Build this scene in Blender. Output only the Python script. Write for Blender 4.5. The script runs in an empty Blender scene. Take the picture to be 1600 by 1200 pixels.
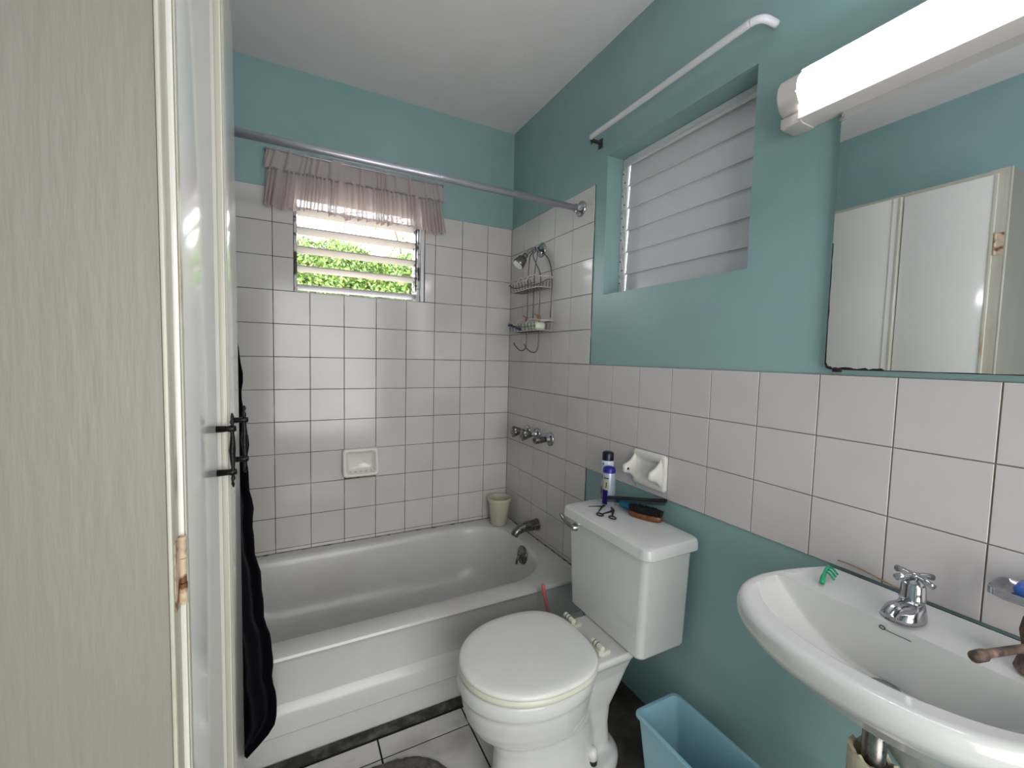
import bpy, bmesh, math, random
from mathutils import Vector, Matrix, noise
random.seed(7)
S = bpy.context.scene
COL = S.collection
PI = math.pi

# ------------------------------------------------------------------ camera
cam_d = bpy.data.cameras.new('camera'); cam = bpy.data.objects.new('camera', cam_d); COL.objects.link(cam)
cam_d.sensor_width = 36.0; cam_d.sensor_fit = 'HORIZONTAL'; cam_d.lens = 668.27/1600*36.0
cam_d.clip_start = 0.02; cam_d.clip_end = 200
R_ = Vector((0.88631873, -0.46247165, 0.02364481)); U_ = Vector((0.00797296, 0.06629299, 0.99776835)); F_ = Vector((0.46300706, 0.88415226, -0.06244398))
cam.matrix_world = Matrix(((R_.x, U_.x, -F_.x, -1.1597), (R_.y, U_.y, -F_.y, -2.2593), (R_.z, U_.z, -F_.z, 1.321), (0, 0, 0, 1)))
S.camera = cam

# ------------------------------------------------------------------ world, sun, added fill light behind the camera, exposure
w = bpy.data.worlds.new('sky'); S.world = w; w.use_nodes = True
bg = w.node_tree.nodes['Background']; bg.inputs[0].default_value = (0.90, 0.95, 1.0, 1); bg.inputs[1].default_value = 6.5
sd = bpy.data.lights.new('sun', 'SUN'); sd.energy = 2.6; sd.angle = 0.02; sd.color = (1.0, 0.96, 0.88)
sun = bpy.data.objects.new('sun', sd); COL.objects.link(sun); sun.location = (0, 0, 6)
sun.rotation_euler = Vector((0.30, 0.45, -1.0)).to_track_quat('-Z', 'Y').to_euler()
ad = bpy.data.lights.new('fill_light', 'AREA'); ad.shape = 'RECTANGLE'; ad.size = 1.5; ad.size_y = 2.0; ad.energy = 27; ad.color = (1.0, 0.99, 0.985)  # added area lamp, unseen beyond the doorway, fills the room with light
al = bpy.data.objects.new('fill_light', ad); COL.objects.link(al); al.location = (-0.85, -3.5, 1.3)
al.rotation_euler = Vector((0.0, 1.0, -0.05)).to_track_quat('-Z', 'Y').to_euler()
S.view_settings.view_transform = 'Standard'; S.view_settings.look = 'None'; S.view_settings.gamma = 1.0
S.view_settings.use_curve_mapping = False; S.view_settings.exposure = 0.85

# ------------------------------------------------------------------ materials
def s2l(c): return tuple(((v/12.92) if v <= 0.04045 else ((v+0.055)/1.055)**2.4) for v in c)
def mat(name, rgb, rough=0.5, metal=0.0, var=0.06, vscale=6.0, bump=0.0, bscale=60.0, rgb2=None, mix_lo=0.45, mix_hi=0.7,
        mscale=3.0, emit=None, estr=0.0, trans=0.0, coat=0.0, rvar=0.0, stretch=None, objrand=0.0):
    m = bpy.data.materials.new(name); m.use_nodes = True; nt = m.node_tree; N = nt.nodes; L = nt.links
    b = N['Principled BSDF']; col = s2l(rgb)
    b.inputs['Roughness'].default_value = rough; b.inputs['Metallic'].default_value = metal
    tc = N.new('ShaderNodeTexCoord'); src = tc.outputs['Object']
    geo = N.new('ShaderNodeNewGeometry'); src = geo.outputs['Position']
    if stretch:
        mp = N.new('ShaderNodeMapping'); mp.inputs['Scale'].default_value = stretch; L.new(src, mp.inputs['Vector']); src = mp.outputs[0]
    n1 = N.new('ShaderNodeTexNoise'); n1.inputs['Scale'].default_value = vscale; n1.inputs['Detail'].default_value = 6; L.new(src, n1.inputs['Vector'])
    mr = N.new('ShaderNodeMapRange'); mr.inputs[1].default_value = 0.3; mr.inputs[2].default_value = 0.7
    mr.inputs[3].default_value = 1-var; mr.inputs[4].default_value = 1+var; L.new(n1.outputs[0], mr.inputs[0])
    base = N.new('ShaderNodeRGB'); base.outputs[0].default_value = (*col, 1); out = base.outputs[0]
    if rgb2 is not None:
        n2 = N.new('ShaderNodeTexNoise'); n2.inputs['Scale'].default_value = mscale; n2.inputs['Detail'].default_value = 8; L.new(src, n2.inputs['Vector'])
        m2 = N.new('ShaderNodeMapRange'); m2.inputs[1].default_value = mix_lo; m2.inputs[2].default_value = mix_hi; L.new(n2.outputs[0], m2.inputs[0])
        mx = N.new('ShaderNodeMix'); mx.data_type = 'RGBA'; L.new(m2.outputs[0], mx.inputs['Factor']); L.new(out, mx.inputs['A'])
        mx.inputs['B'].default_value = (*s2l(rgb2), 1); out = mx.outputs['Result']
    hs = N.new('ShaderNodeHueSaturation'); L.new(out, hs.inputs['Color']); v = mr.outputs[0]
    if objrand:
        oi = N.new('ShaderNodeObjectInfo'); m3 = N.new('ShaderNodeMapRange'); m3.inputs[3].default_value = 1-objrand; m3.inputs[4].default_value = 1+objrand
        L.new(oi.outputs['Random'], m3.inputs[0]); mm = N.new('ShaderNodeMath'); mm.operation = 'MULTIPLY'
        L.new(v, mm.inputs[0]); L.new(m3.outputs[0], mm.inputs[1]); v = mm.outputs[0]
    L.new(v, hs.inputs['Value']); L.new(hs.outputs[0], b.inputs['Base Color'])
    if rvar:
        mr4 = N.new('ShaderNodeMapRange'); mr4.inputs[1].default_value = 0.3; mr4.inputs[2].default_value = 0.7
        mr4.inputs[3].default_value = max(0.02, rough-rvar); mr4.inputs[4].default_value = rough+rvar
        L.new(n1.outputs[0], mr4.inputs[0]); L.new(mr4.outputs[0], b.inputs['Roughness'])
    if bump:
        n3 = N.new('ShaderNodeTexNoise'); n3.inputs['Scale'].default_value = bscale; n3.inputs['Detail'].default_value = 4; L.new(src, n3.inputs['Vector'])
        bp = N.new('ShaderNodeBump'); bp.inputs['Strength'].default_value = bump; bp.inputs['Distance'].default_value = 0.003
        L.new(n3.outputs[0], bp.inputs['Height']); L.new(bp.outputs[0], b.inputs['Normal'])
    if emit: b.inputs['Emission Color'].default_value = (*s2l(emit), 1); b.inputs['Emission Strength'].default_value = estr
    if trans: b.inputs['Transmission Weight'].default_value = trans
    if coat: b.inputs['Coat Weight'].default_value = coat; b.inputs['Coat Roughness'].default_value = 0.08
    return m
M = {}
M['teal'] = mat('teal_plaster', (0.555, 0.672, 0.675), 0.36, bump=0.35, bscale=38, var=0.05, vscale=2.5, rgb2=(0.51, 0.645, 0.635), mscale=1.6)
M['ceil'] = mat('ceiling_paint', (0.90, 0.885, 0.875), 0.8, bump=0.3, bscale=70, var=0.035, vscale=3)
M['tile'] = mat('glazed_tile', (0.80, 0.785, 0.775), 0.13, bump=0.06, bscale=22, var=0.03, vscale=8, objrand=0.02, rgb2=(0.77, 0.745, 0.715), mscale=4)
M['tile_dry'] = mat('glazed_tile_pinkish', (0.80, 0.775, 0.775), 0.16, bump=0.06, bscale=22, var=0.025, vscale=8, objrand=0.015)
M['grout'] = mat('dirty_grout', (0.27, 0.24, 0.20), 0.9, var=0.35, vscale=30, rgb2=(0.55, 0.50, 0.44), mix_lo=0.5, mix_hi=0.62, mscale=9)
M['grout_dry'] = mat('grey_grout', (0.50, 0.45, 0.40), 0.9, var=0.2, vscale=30)
M['enamel'] = mat('tub_enamel', (0.80, 0.80, 0.785), 0.27, bump=0.008, bscale=14, var=0.03, vscale=5, rgb2=(0.76, 0.745, 0.69), mix_lo=0.48, mix_hi=0.75, mscale=2.6)
M['china'] = mat('white_china', (0.82, 0.82, 0.81), 0.10, var=0.02, vscale=5, bump=0.02, bscale=10)
M['cream_china'] = mat('cream_china', (0.87, 0.86, 0.825), 0.14, var=0.03, vscale=20)
M['seat'] = mat('aged_white_plastic', (0.87, 0.87, 0.84), 0.22, var=0.02, vscale=12)
M['seat_ring'] = mat('yellowed_plastic', (0.82, 0.815, 0.75), 0.3, var=0.03, vscale=12)
M['chrome'] = mat('chrome', (0.72, 0.72, 0.74), 0.14, 1.0, var=0.12, vscale=40, rvar=0.07)
M['dull_chrome'] = mat('dull_chrome', (0.50, 0.49, 0.48), 0.28, 1.0, var=0.25, vscale=45, rvar=0.1)
M['rod'] = mat('brushed_aluminium', (0.70, 0.70, 0.74), 0.36, 0.7, var=0.06, vscale=20)
M['rust'] = mat('rusty_metal', (0.34, 0.28, 0.25), 0.75, 0.4, var=0.4, vscale=60, bump=0.8, bscale=150, rgb2=(0.52, 0.44, 0.40), mscale=30)
M['white_paint'] = mat('white_gloss_paint', (0.84, 0.84, 0.84), 0.24, var=0.03, vscale=8)
M['slat'] = mat('louvre_paint', (0.83, 0.82, 0.83), 0.22, var=0.03, vscale=10, bump=0.05, bscale=9)
M['slat_open'] = mat('louvre_paint_pinkish', (0.76, 0.71, 0.72), 0.4, var=0.03, vscale=10)
M['jamb_worn'] = mat('worn_aluminium', (0.72, 0.70, 0.70), 0.5, 0.3, var=0.1, vscale=30, rgb2=(0.22, 0.18, 0.16), mix_lo=0.5, mix_hi=0.6, mscale=22)
M['rivet'] = mat('rivet_metal', (0.30, 0.29, 0.28), 0.5, 0.7)
M['closet_side'] = mat('flat_grey_cream_paint', (0.53, 0.515, 0.475), 0.5, bump=0.4, bscale=30, var=0.04, vscale=2.5, stretch=(3, 3, 0.4))  # duller paint, darkened further to stand for weaker light on the sides
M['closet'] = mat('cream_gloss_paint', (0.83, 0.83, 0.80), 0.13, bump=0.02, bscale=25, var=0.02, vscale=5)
M['closet_frame'] = mat('worn_cream_paint', (0.72, 0.71, 0.65), 0.35, bump=0.25, bscale=50, var=0.05, vscale=12, rgb2=(0.62, 0.50, 0.36), mix_lo=0.62, mix_hi=0.72, mscale=14, stretch=(1, 1, 0.25))
M['closet_gap'] = mat('grey_cream_paint', (0.69, 0.675, 0.61), 0.5, var=0.08, vscale=12, rgb2=(0.35, 0.25, 0.17), mix_lo=0.66, mix_hi=0.74, mscale=16, stretch=(1, 1, 0.3))
M['hinge'] = mat('overpainted_hinge', (0.74, 0.66, 0.56), 0.5, var=0.15, vscale=50, rgb2=(0.42, 0.26, 0.14), mix_lo=0.52, mix_hi=0.62, mscale=40)
M['black_iron'] = mat('black_wrought_iron', (0.05, 0.05, 0.05), 0.35, 0.5, var=0.2, vscale=50, bump=0.3, bscale=200)
M['curtain'] = mat('navy_fabric', (0.055, 0.06, 0.10), 0.6, var=0.3, vscale=14, bump=0.2, bscale=90, stretch=(3, 3, 0.5))
M['floor_tile'] = mat('white_floor_tile', (0.80, 0.79, 0.77), 0.3, var=0.05, vscale=10, rgb2=(0.62, 0.60, 0.56), mix_lo=0.5, mix_hi=0.8, mscale=7, objrand=0.02)
M['floor_grout'] = mat('black_floor_grout', (0.10, 0.095, 0.09), 0.9, var=0.3, vscale=40)
M['cement'] = mat('damp_dark_cement', (0.22, 0.20, 0.18), 0.85, var=0.35, vscale=12, bump=1.0, bscale=45, rgb2=(0.36, 0.34, 0.31), mscale=9)
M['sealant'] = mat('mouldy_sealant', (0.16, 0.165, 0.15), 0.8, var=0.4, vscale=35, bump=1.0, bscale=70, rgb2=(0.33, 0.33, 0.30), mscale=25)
M['caulk'] = mat('stained_caulk', (0.66, 0.62, 0.56), 0.6, var=0.2, vscale=30, rgb2=(0.30, 0.24, 0.19), mix_lo=0.5, mix_hi=0.6, mscale=25)
M['mat'] = mat('grey_pile', (0.37, 0.35, 0.33), 0.95, var=0.3, vscale=60, bump=1.0, bscale=220)
M['lamp_white'] = mat('lamp_housing', (0.85, 0.82, 0.80), 0.35, var=0.01)
M['lamp_glow'] = mat('lamp_diffuser', (0.95, 0.95, 0.97), 0.3, emit=(0.955, 0.95, 1.0), estr=27.0, var=0.0)
M['mirror'] = mat('mirror_glass', (0.90, 0.91, 0.91), 0.015, 1.0, var=0.0)
M['mirror_edge'] = mat('blackened_silvering', (0.06, 0.05, 0.045), 0.6, var=0.4, vscale=80)
M['clear'] = mat('clear_clip', (0.80, 0.80, 0.82), 0.1, trans=0.6, var=0.0)
M['pail'] = mat('cream_plastic', (0.76, 0.74, 0.66), 0.4, var=0.05, vscale=15)
M['pink'] = mat('pink_plastic', (0.80, 0.42, 0.44), 0.35, var=0.05)
M['bin'] = mat('pale_blue_plastic', (0.53, 0.69, 0.74), 0.35, var=0.04, vscale=9)
M['navy'] = mat('navy_plastic', (0.055, 0.065, 0.16), 0.3, var=0.05)
M['royal'] = mat('royal_blue_print', (0.13, 0.12, 0.52), 0.35, var=0.05)
M['can_white'] = mat('white_can', (0.84, 0.86, 0.90), 0.28, var=0.02)
M['can_silver'] = mat('silver_can', (0.68, 0.71, 0.76), 0.3, 0.35, var=0.03)
M['label'] = mat('price_sticker', (0.88, 0.87, 0.74), 0.6, var=0.03)
M['ink'] = mat('black_ink', (0.06, 0.06, 0.08), 0.6)
M['green_dot'] = mat('green_print', (0.15, 0.42, 0.33), 0.5)
M['cyan'] = mat('cyan_plastic', (0.15, 0.62, 0.78), 0.3, var=0.05)
M['comb'] = mat('black_comb_plastic', (0.06, 0.05, 0.06), 0.4)
M['bristle'] = mat('black_bristle', (0.05, 0.05, 0.06), 0.7, var=0.2, vscale=80)
M['wood'] = mat('varnished_wood', (0.46, 0.28, 0.14), 0.3, var=0.25, vscale=30, rgb2=(0.28, 0.15, 0.08), mscale=20, stretch=(1, 4, 1))
M['steel'] = mat('scissor_steel', (0.35, 0.34, 0.33), 0.3, 1.0)
M['green_clip'] = mat('green_plastic', (0.10, 0.66, 0.46), 0.35)
M['blue_soap'] = mat('blue_soap', (0.20, 0.38, 0.68), 0.3, var=0.05)
M['pale_soap'] = mat('pale_green_soap', (0.82, 0.84, 0.76), 0.45, var=0.06, vscale=50)
M['razor_blue'] = mat('blue_razor_plastic', (0.12, 0.20, 0.42), 0.35)
M['twine'] = mat('tan_twine', (0.62, 0.47, 0.33), 0.9, var=0.2, vscale=90)
M['wire'] = mat('caddy_wire', (0.40, 0.38, 0.38), 0.3, 0.9, var=0.2, vscale=60)
M['wire_white'] = mat('coated_wire', (0.78, 0.74, 0.73), 0.35, 0.3, var=0.1, vscale=60)
M['pvc'] = mat('aged_pvc', (0.74, 0.70, 0.60), 0.5, var=0.15, vscale=40, rgb2=(0.52, 0.43, 0.30), mix_lo=0.55, mix_hi=0.7, mscale=25)
M['patch'] = mat('grey_plaster_patch', (0.56, 0.58, 0.54), 0.8, var=0.12, vscale=25, bump=0.8, bscale=40)
M['brown_pipe'] = mat('brown_pipe', (0.32, 0.25, 0.21), 0.5, 0.2, var=0.2)
M['black'] = mat('black_rubber', (0.04, 0.04, 0.04), 0.6)
M['leaf'] = mat('hedge_leaf', (0.30, 0.41, 0.15), 0.5, var=0.5, vscale=16, rgb2=(0.52, 0.58, 0.26), mscale=22)
M['branch'] = mat('branch_bark', (0.36, 0.30, 0.24), 0.9, var=0.2)
M['ground'] = mat('garden_earth', (0.45, 0.46, 0.34), 0.95, var=0.2)
M['outer'] = mat('outer_render', (0.75, 0.74, 0.70), 0.9)
M['door_wood'] = mat('door_paint', (0.80, 0.79, 0.74), 0.4)
# sheer fabric: diffuse + translucent + a little see-through weave
def sheer(name, see, tl):
    m = bpy.data.materials.new(name); m.use_nodes = True; N = m.node_tree.nodes; L = m.node_tree.links; N.clear()
    o = N.new('ShaderNodeOutputMaterial'); d = N.new('ShaderNodeBsdfDiffuse'); t = N.new('ShaderNodeBsdfTranslucent'); tr = N.new('ShaderNodeBsdfTransparent')
    d.inputs[0].default_value = (*s2l((0.80, 0.745, 0.73)), 1); t.inputs[0].default_value = (*s2l((0.86, 0.79, 0.78)), 1)
    m1 = N.new('ShaderNodeMixShader'); m1.inputs[0].default_value = tl; L.new(d.outputs[0], m1.inputs[1]); L.new(t.outputs[0], m1.inputs[2])
    # the weave closes up where the cloth turns edge-on in a fold
    lw = N.new('ShaderNodeLayerWeight'); lw.inputs[0].default_value = 0.45; mr = N.new('ShaderNodeMapRange'); mr.inputs[1].default_value = 0.0; mr.inputs[2].default_value = 0.8
    mr.inputs[3].default_value = see; mr.inputs[4].default_value = 0.01; L.new(lw.outputs['Facing'], mr.inputs[0])
    m2 = N.new('ShaderNodeMixShader'); L.new(mr.outputs[0], m2.inputs[0]); L.new(m1.outputs[0], m2.inputs[1]); L.new(tr.outputs[0], m2.inputs[2])
    L.new(m2.outputs[0], o.inputs[0]); return m
M['voile'] = sheer('sheer_voile', 0.04, 0.35); M['voile_thin'] = sheer('thin_voile', 0.10, 0.42)
M['seam'] = mat('gathered_seam', (0.55, 0.52, 0.51), 0.9, var=0.3, vscale=120)

# ------------------------------------------------------------------ helpers
WL = {}
def setp(o, **k):
    for a, b in k.items():
        if b: o[a] = b
def obj(name, bm, m, parent=None, smooth=False, kind=None, label=None, auto=None, keep=False):
    """links a bmesh built in world coordinates as one object whose origin sits at its base"""
    if not keep: bmesh.ops.recalc_face_normals(bm, faces=bm.faces)
    xs = [v.co for v in bm.verts]
    lo = Vector((min(v.x for v in xs), min(v.y for v in xs), min(v.z for v in xs))); hi = Vector((max(v.x for v in xs), max(v.y for v in xs), max(v.z for v in xs)))
    c = Vector(((lo.x+hi.x)/2, (lo.y+hi.y)/2, lo.z))
    for v in bm.verts: v.co -= c
    me = bpy.data.meshes.new(name); bm.to_mesh(me); bm.free()
    ms = m if isinstance(m, (list, tuple)) else [m]
    for q in ms: me.materials.append(M[q])
    if smooth or auto:
        me.polygons.foreach_set('use_smooth', [True]*len(me.polygons))
        if auto: me.set_sharp_from_angle(angle=math.radians(auto))
    o = bpy.data.objects.new(name, me); COL.objects.link(o)
    pl = WL[parent.name] if parent else Vector((0, 0, 0))
    if parent: o.parent = parent
    o.location = c - pl; WL[o.name] = c
    setp(o, kind=kind, label=label)
    return o
def thing(name, label, cat, loc, group=None):
    o = bpy.data.objects.new(name, None); COL.objects.link(o); o.location = loc; o.empty_display_size = 0.05
    WL[o.name] = Vector(loc); setp(o, label=label, category=cat, group=group); return o
def structure(name, loc, label=None, cat=None):
    o = bpy.data.objects.new(name, None); COL.objects.link(o); o.location = loc; WL[o.name] = Vector(loc)
    setp(o, kind='structure', label=label, category=cat); return o
def tag(o, label, cat, group=None, kind=None): setp(o, label=label, category=cat, group=group, kind=kind); return o
def B(): return bmesh.new()
def box(bm, x0, x1, y0, y1, z0, z1, bev=0.0, seg=2, mx=None):
    vs = [bm.verts.new((x, y, z)) for x in (x0, x1) for y in (y0, y1) for z in (z0, z1)]
    f = [(0, 1, 3, 2), (4, 6, 7, 5), (0, 4, 5, 1), (2, 3, 7, 6), (0, 2, 6, 4), (1, 5, 7, 3)]
    fs = [bm.faces.new([vs[i] for i in q]) for q in f]
    allv = set(vs)
    if bev:
        es = list({e for q in fs for e in q.edges})
        r = bmesh.ops.bevel(bm, geom=es, offset=bev, segments=seg, affect='EDGES', profile=0.5)
        allv = {v for q in r['faces'] for v in q.verts} | {v for v in vs if v.is_valid}
        for q in list(allv):
            for g in q.link_faces: allv |= set(g.verts)
    if mx is not None:
        for v in allv: v.co = mx @ v.co
    return bm
def loft(bm, rings, closed=True, cap0=False, cap1=False, mi=0):
    R = [[bm.verts.new(p) for p in r] for r in rings]
    n = len(rings[0])
    for a, b in zip(R, R[1:]):
        for i in range(n if closed else n-1):
            j = (i+1) % n
            bm.faces.new((a[i], a[j], b[j], b[i])).material_index = mi
    if cap0: bm.faces.new(list(reversed(R[0]))).material_index = mi
    if cap1: bm.faces.new(R[-1]).material_index = mi
    return R
def frame_of(d):
    d = Vector(d).normalized(); u = Vector((0, 0, 1)) if abs(d.z) < 0.9 else Vector((1, 0, 0))
    a = d.cross(u).normalized(); return a, a.cross(d).normalized(), d
def tube(bm, pts, r, seg=10, cap=True, closed=False):
    pts = [Vector(p) for p in pts]; n = len(pts)
    rs = r if isinstance(r, (list, tuple)) else [r]*n
    a = None; rings = []
    for i, p in enumerate(pts):
        if closed: d = pts[(i+1) % n]-pts[i-1]
        else: d = pts[min(i+1, n-1)]-pts[max(i-1, 0)]
        d.normalize()
        if a is None: a, _, _ = frame_of(d)
        else: a = (a-d*a.dot(d)).normalized()
        b = a.cross(d)
        rings.append([p+a*rs[i]*math.cos(t*2*PI/seg)+b*rs[i]*math.sin(t*2*PI/seg) for t in range(seg)])
    if closed: rings.append(rings[0])
    loft(bm, rings, cap0=cap and not closed, cap1=cap and not closed)
    return bm
def smooth_path(pts, n=6):
    pts = [Vector(p) for p in pts]; out = []
    P = [pts[0]*2-pts[1]]+pts+[pts[-1]*2-pts[-2]]
    for i in range(1, len(P)-2):
        for k in range(n):
            t = k/n; p0, p1, p2, p3 = P[i-1:i+3]
            out.append(0.5*((2*p1)+(-p0+p2)*t+(2*p0-5*p1+4*p2-p3)*t*t+(-p0+3*p1-3*p2+p3)*t**3))
    out.append(pts[-1]); return out
def lathe(bm, prof, origin, axis=(0, 0, 1), seg=24, flute=0, fl=0.0, frange=None):
    """prof: (distance along axis, radius)"""
    o = Vector(origin); a, b, d = frame_of(axis); rings = []
    for h, r in prof:
        ring = []
        for t in range(seg):
            th = 2*PI*t/seg; q = r
            if flute and frange and frange[0] <= h <= frange[1]: q = r*(1+fl*math.cos(flute*th))
            ring.append(o+d*h+a*q*math.cos(th)+b*q*math.sin(th))
        rings.append(ring)
    loft(bm, rings, cap0=prof[0][1] > 1e-5, cap1=prof[-1][1] > 1e-5)
    bmesh.ops.remove_doubles(bm, verts=bm.verts, dist=1e-6)
    return bm
def prism(bm, poly, mx, depth, bev=0.0):
    """poly in local XY extruded along local +Z, mapped by matrix"""
    a = [bm.verts.new((x, y, 0)) for x, y in poly]; b = [bm.verts.new((x, y, depth)) for x, y in poly]
    n = len(poly); fs = [bm.faces.new(list(reversed(a))), bm.faces.new(b)]
    for i in range(n): fs.append(bm.faces.new((a[i], a[(i+1) % n], b[(i+1) % n], b[i])))
    vs = set(a+b)
    if bev:
        es = [e for e in fs[1].edges]
        r = bmesh.ops.bevel(bm, geom=es, offset=bev, segments=2, affect='EDGES')
        vs = {v for f in r['faces'] for v in f.verts} | {v for v in vs if v.is_valid}
    for v in vs: v.co = mx @ v.co
    return bm
def rrect(cx, cy, hx, hy, r, z, n=6):
    pts = []
    for qx, qy, a0 in ((1, 1, 0), (-1, 1, PI/2), (-1, -1, PI), (1, -1, 1.5*PI)):
        for k in range(n+1):
            a = a0+PI/2*k/n; pts.append((cx+qx*(hx-r)+r*math.cos(a), cy+qy*(hy-r)+r*math.sin(a), z))
    return pts
def sup(cx, cy, a1, a2, b, z, e1=2.0, e2=2.0, n=64, yc=0):
    """closed outline: half a1 towards -x with exponent e1, half a2 towards +x with exponent e2, half-width b"""
    pts = []
    for k in range(n):
        t = 2*PI*k/n; c, s = math.cos(t), math.sin(t)
        a, e = (a2, e2) if c > 0 else (a1, e1)
        pts.append((cx+math.copysign(a*abs(c)**(2/e), c), cy+math.copysign(b*abs(s)**(2/e), s), z))
    return pts
def panel(bm, us, vs, holes, P, thick):
    """grid sheet with holes; P(u,v,w) maps to space, w = 0 front .. thick back"""
    cache = {}
    def V(i, j, k):
        if (i, j, k) not in cache: cache[(i, j, k)] = bm.verts.new(P(us[i], vs[j], thick*k))
        return cache[(i, j, k)]
    def solid(i, j):
        if i < 0 or j < 0 or i >= len(us)-1 or j >= len(vs)-1: return False
        u, v = (us[i]+us[i+1])/2, (vs[j]+vs[j+1])/2
        return not any(a < u < b and c < v < d for a, b, c, d in holes)
    for i in range(len(us)-1):
        for j in range(len(vs)-1):
            if not solid(i, j): continue
            for k in (0, 1): bm.faces.new((V(i, j, k), V(i+1, j, k), V(i+1, j+1, k), V(i, j+1, k)))
            for (di, dj, e) in ((-1, 0, ((i, j), (i, j+1))), (1, 0, ((i+1, j), (i+1, j+1))), (0, -1, ((i, j), (i+1, j))), (0, 1, ((i, j+1), (i+1, j+1)))):
                if not solid(i+di, j+dj): (a, b) = e; bm.faces.new((V(*a, 0), V(*b, 0), V(*b, 1), V(*a, 1)))
    return bm

T = 0.1525; ZT = 2.06; ZC = 2.602; XL = -1.69; YN = -2.85
WX0, WX1, WZ0, WZ1 = -1.1345, -0.5145, 1.603, 2.085          # back window opening
VY0, VY1, VZ0, VZ1 = -1.466, -0.832, 1.590, 2.153           # right window opening
PT = 0.006                                                # plaster lies this far behind the tile faces

# ------------------------------------------------------------------ shell
bm = panel(B(), [XL-0.15, WX0, WX1, 0.16], [0, WZ0, WZ1, ZC], [(WX0, WX1, WZ0, WZ1)], lambda u, v, k: (u, PT+k, v), 0.15)
wall_back = obj('wall_back', bm, 'teal', kind='structure', label='teal plaster wall behind the bathtub, white tiles below', keep=False)
bm = panel(B(), [YN-0.12, VY0, VY1, PT], [0, VZ0, VZ1, ZC], [(VY0, VY1, VZ0, VZ1)], lambda u, v, k: (PT+k, u, v), 0.15)
wall_right = obj('wall_right', bm, 'teal', kind='structure', label='teal plaster wall over toilet and basin, white tile band')
obj('wall_left', box(B(), XL-0.12, XL, YN-0.12, PT, 0, ZC), 'teal', kind='structure')
bm = panel(B(), [XL-0.12, -1.60, -0.20, 0.156], [0, 2.05, ZC], [(-1.60, -0.20, 0, 2.05)], lambda u, v, k: (u, YN-k, v), 0.12)  # unseen doorway, widened so the fill light reflects broad and soft
obj('wall_near', bm, 'teal', kind='structure')
obj('ceiling', box(B(), XL-0.2, 0.2, YN-0.2, 0.2, ZC, ZC+0.12), 'ceil', kind='structure', label='pale grey plastered ceiling')
floor = obj('floor', box(B(), XL-0.2, 0.2, YN-0.2, 0.2, -0.06, -0.003), 'floor_grout', kind='structure', label='white square floor tiles with black joints')
# door lining of the near wall
bm = B(); box(bm, -1.60, -1.56, YN-0.13, YN+0.012, 0, 2.05, 0.003); box(bm, -0.24, -0.20, YN-0.13, YN+0.012, 0, 2.05, 0.003); box(bm, -1.56, -0.24, YN-0.13, YN+0.012, 2.01, 2.05, 0.003)
obj('door_1', bm, 'door_wood', kind='structure')
obj('light_shield_floor', box(B(), XL-0.3, 0.3, YN-2.0, YN-0.2, -0.06, -0.003), 'cement', kind='structure')  # unseen box past the doorway, added to keep sky light out
obj('light_shield_ceiling', box(B(), XL-0.3, 0.3, YN-2.0, YN-0.2, ZC-0.1, ZC), 'ceil', kind='structure')
bm = B(); box(bm, XL-0.3, XL-0.2, YN-2.0, YN-0.12, 0, ZC-0.1); obj('light_shield_left', bm, 'outer', kind='structure')
bm = B(); box(bm, 0.2, 0.3, YN-2.0, YN-0.12, 0, ZC-0.1); obj('light_shield_right', bm, 'outer', kind='structure')
bm = B(); box(bm, XL-0.2, 0.2, YN-2.0, YN-1.9, 0, ZC-0.1); obj('light_shield_back', bm, 'outer', kind='structure')

# ------------------------------------------------------------------ wall tiles, one object each
tile_cache = {}
def tile(parent, axis, u0, u1, v0, v1, m, gap=0.0028, name='tile'):
    """axis 'y': tile on back wall (u = x); 'x': tile on right wall (u = y); 'z': floor tile (u = x, v = y)"""
    wd, ht = u1-u0-gap, v1-v0-gap
    if wd < 0.004 or ht < 0.004: return
    key = (round(wd, 3), round(ht, 3), m, axis)
    if key not in tile_cache:
        b = B(); c = 0.0008; th = 0.006
        rings = []
        for (s, d) in ((0, th), (0, 0.0006), (c, 0.0)):
            rings.append([(x, d, y) for x, y in ((-wd/2+s, -ht/2+s), (wd/2-s, -ht/2+s), (wd/2-s, ht/2-s), (-wd/2+s, ht/2-s))])
        loft(b, rings, cap1=True, cap0=False)
        bmesh.ops.recalc_face_normals(b, faces=b.faces)
        # orient outwards (-Y)
        me = bpy.data.meshes.new(name); 
        if sum(f.normal.y for f in b.faces if len(f.verts) == 4 and abs(f.normal.y) > 0.9) > 0: bmesh.ops.reverse_faces(b, faces=b.faces)
        b.to_mesh(me); b.free(); me.materials.append(M[m]); tile_cache[key] = me
    o = bpy.data.objects.new(name, tile_cache[key]); COL.objects.link(o); o.parent = parent
    uc, vc = (u0+u1)/2, (v0+v1)/2; j = lambda s: random.uniform(-s, s)
    if axis == 'y': p = Vector((uc, 0, vc)); e = (j(0.003), 0, j(0.003))
    elif axis == 'x': p = Vector((0, uc, vc)); e = (j(0.003), 0, PI/2*-1+j(0.003))
    else: p = Vector((uc, vc, 0.0)); e = (-PI/2+j(0.001), 0, 0)
    if axis == 'y': p.y += j(0.0003)
    if axis == 'x': p.x += j(0.0003)
    o.rotation_euler = e; o.location = p-WL[parent.name]
ZB = 0.3805                                                  # bottom of the full rows
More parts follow.
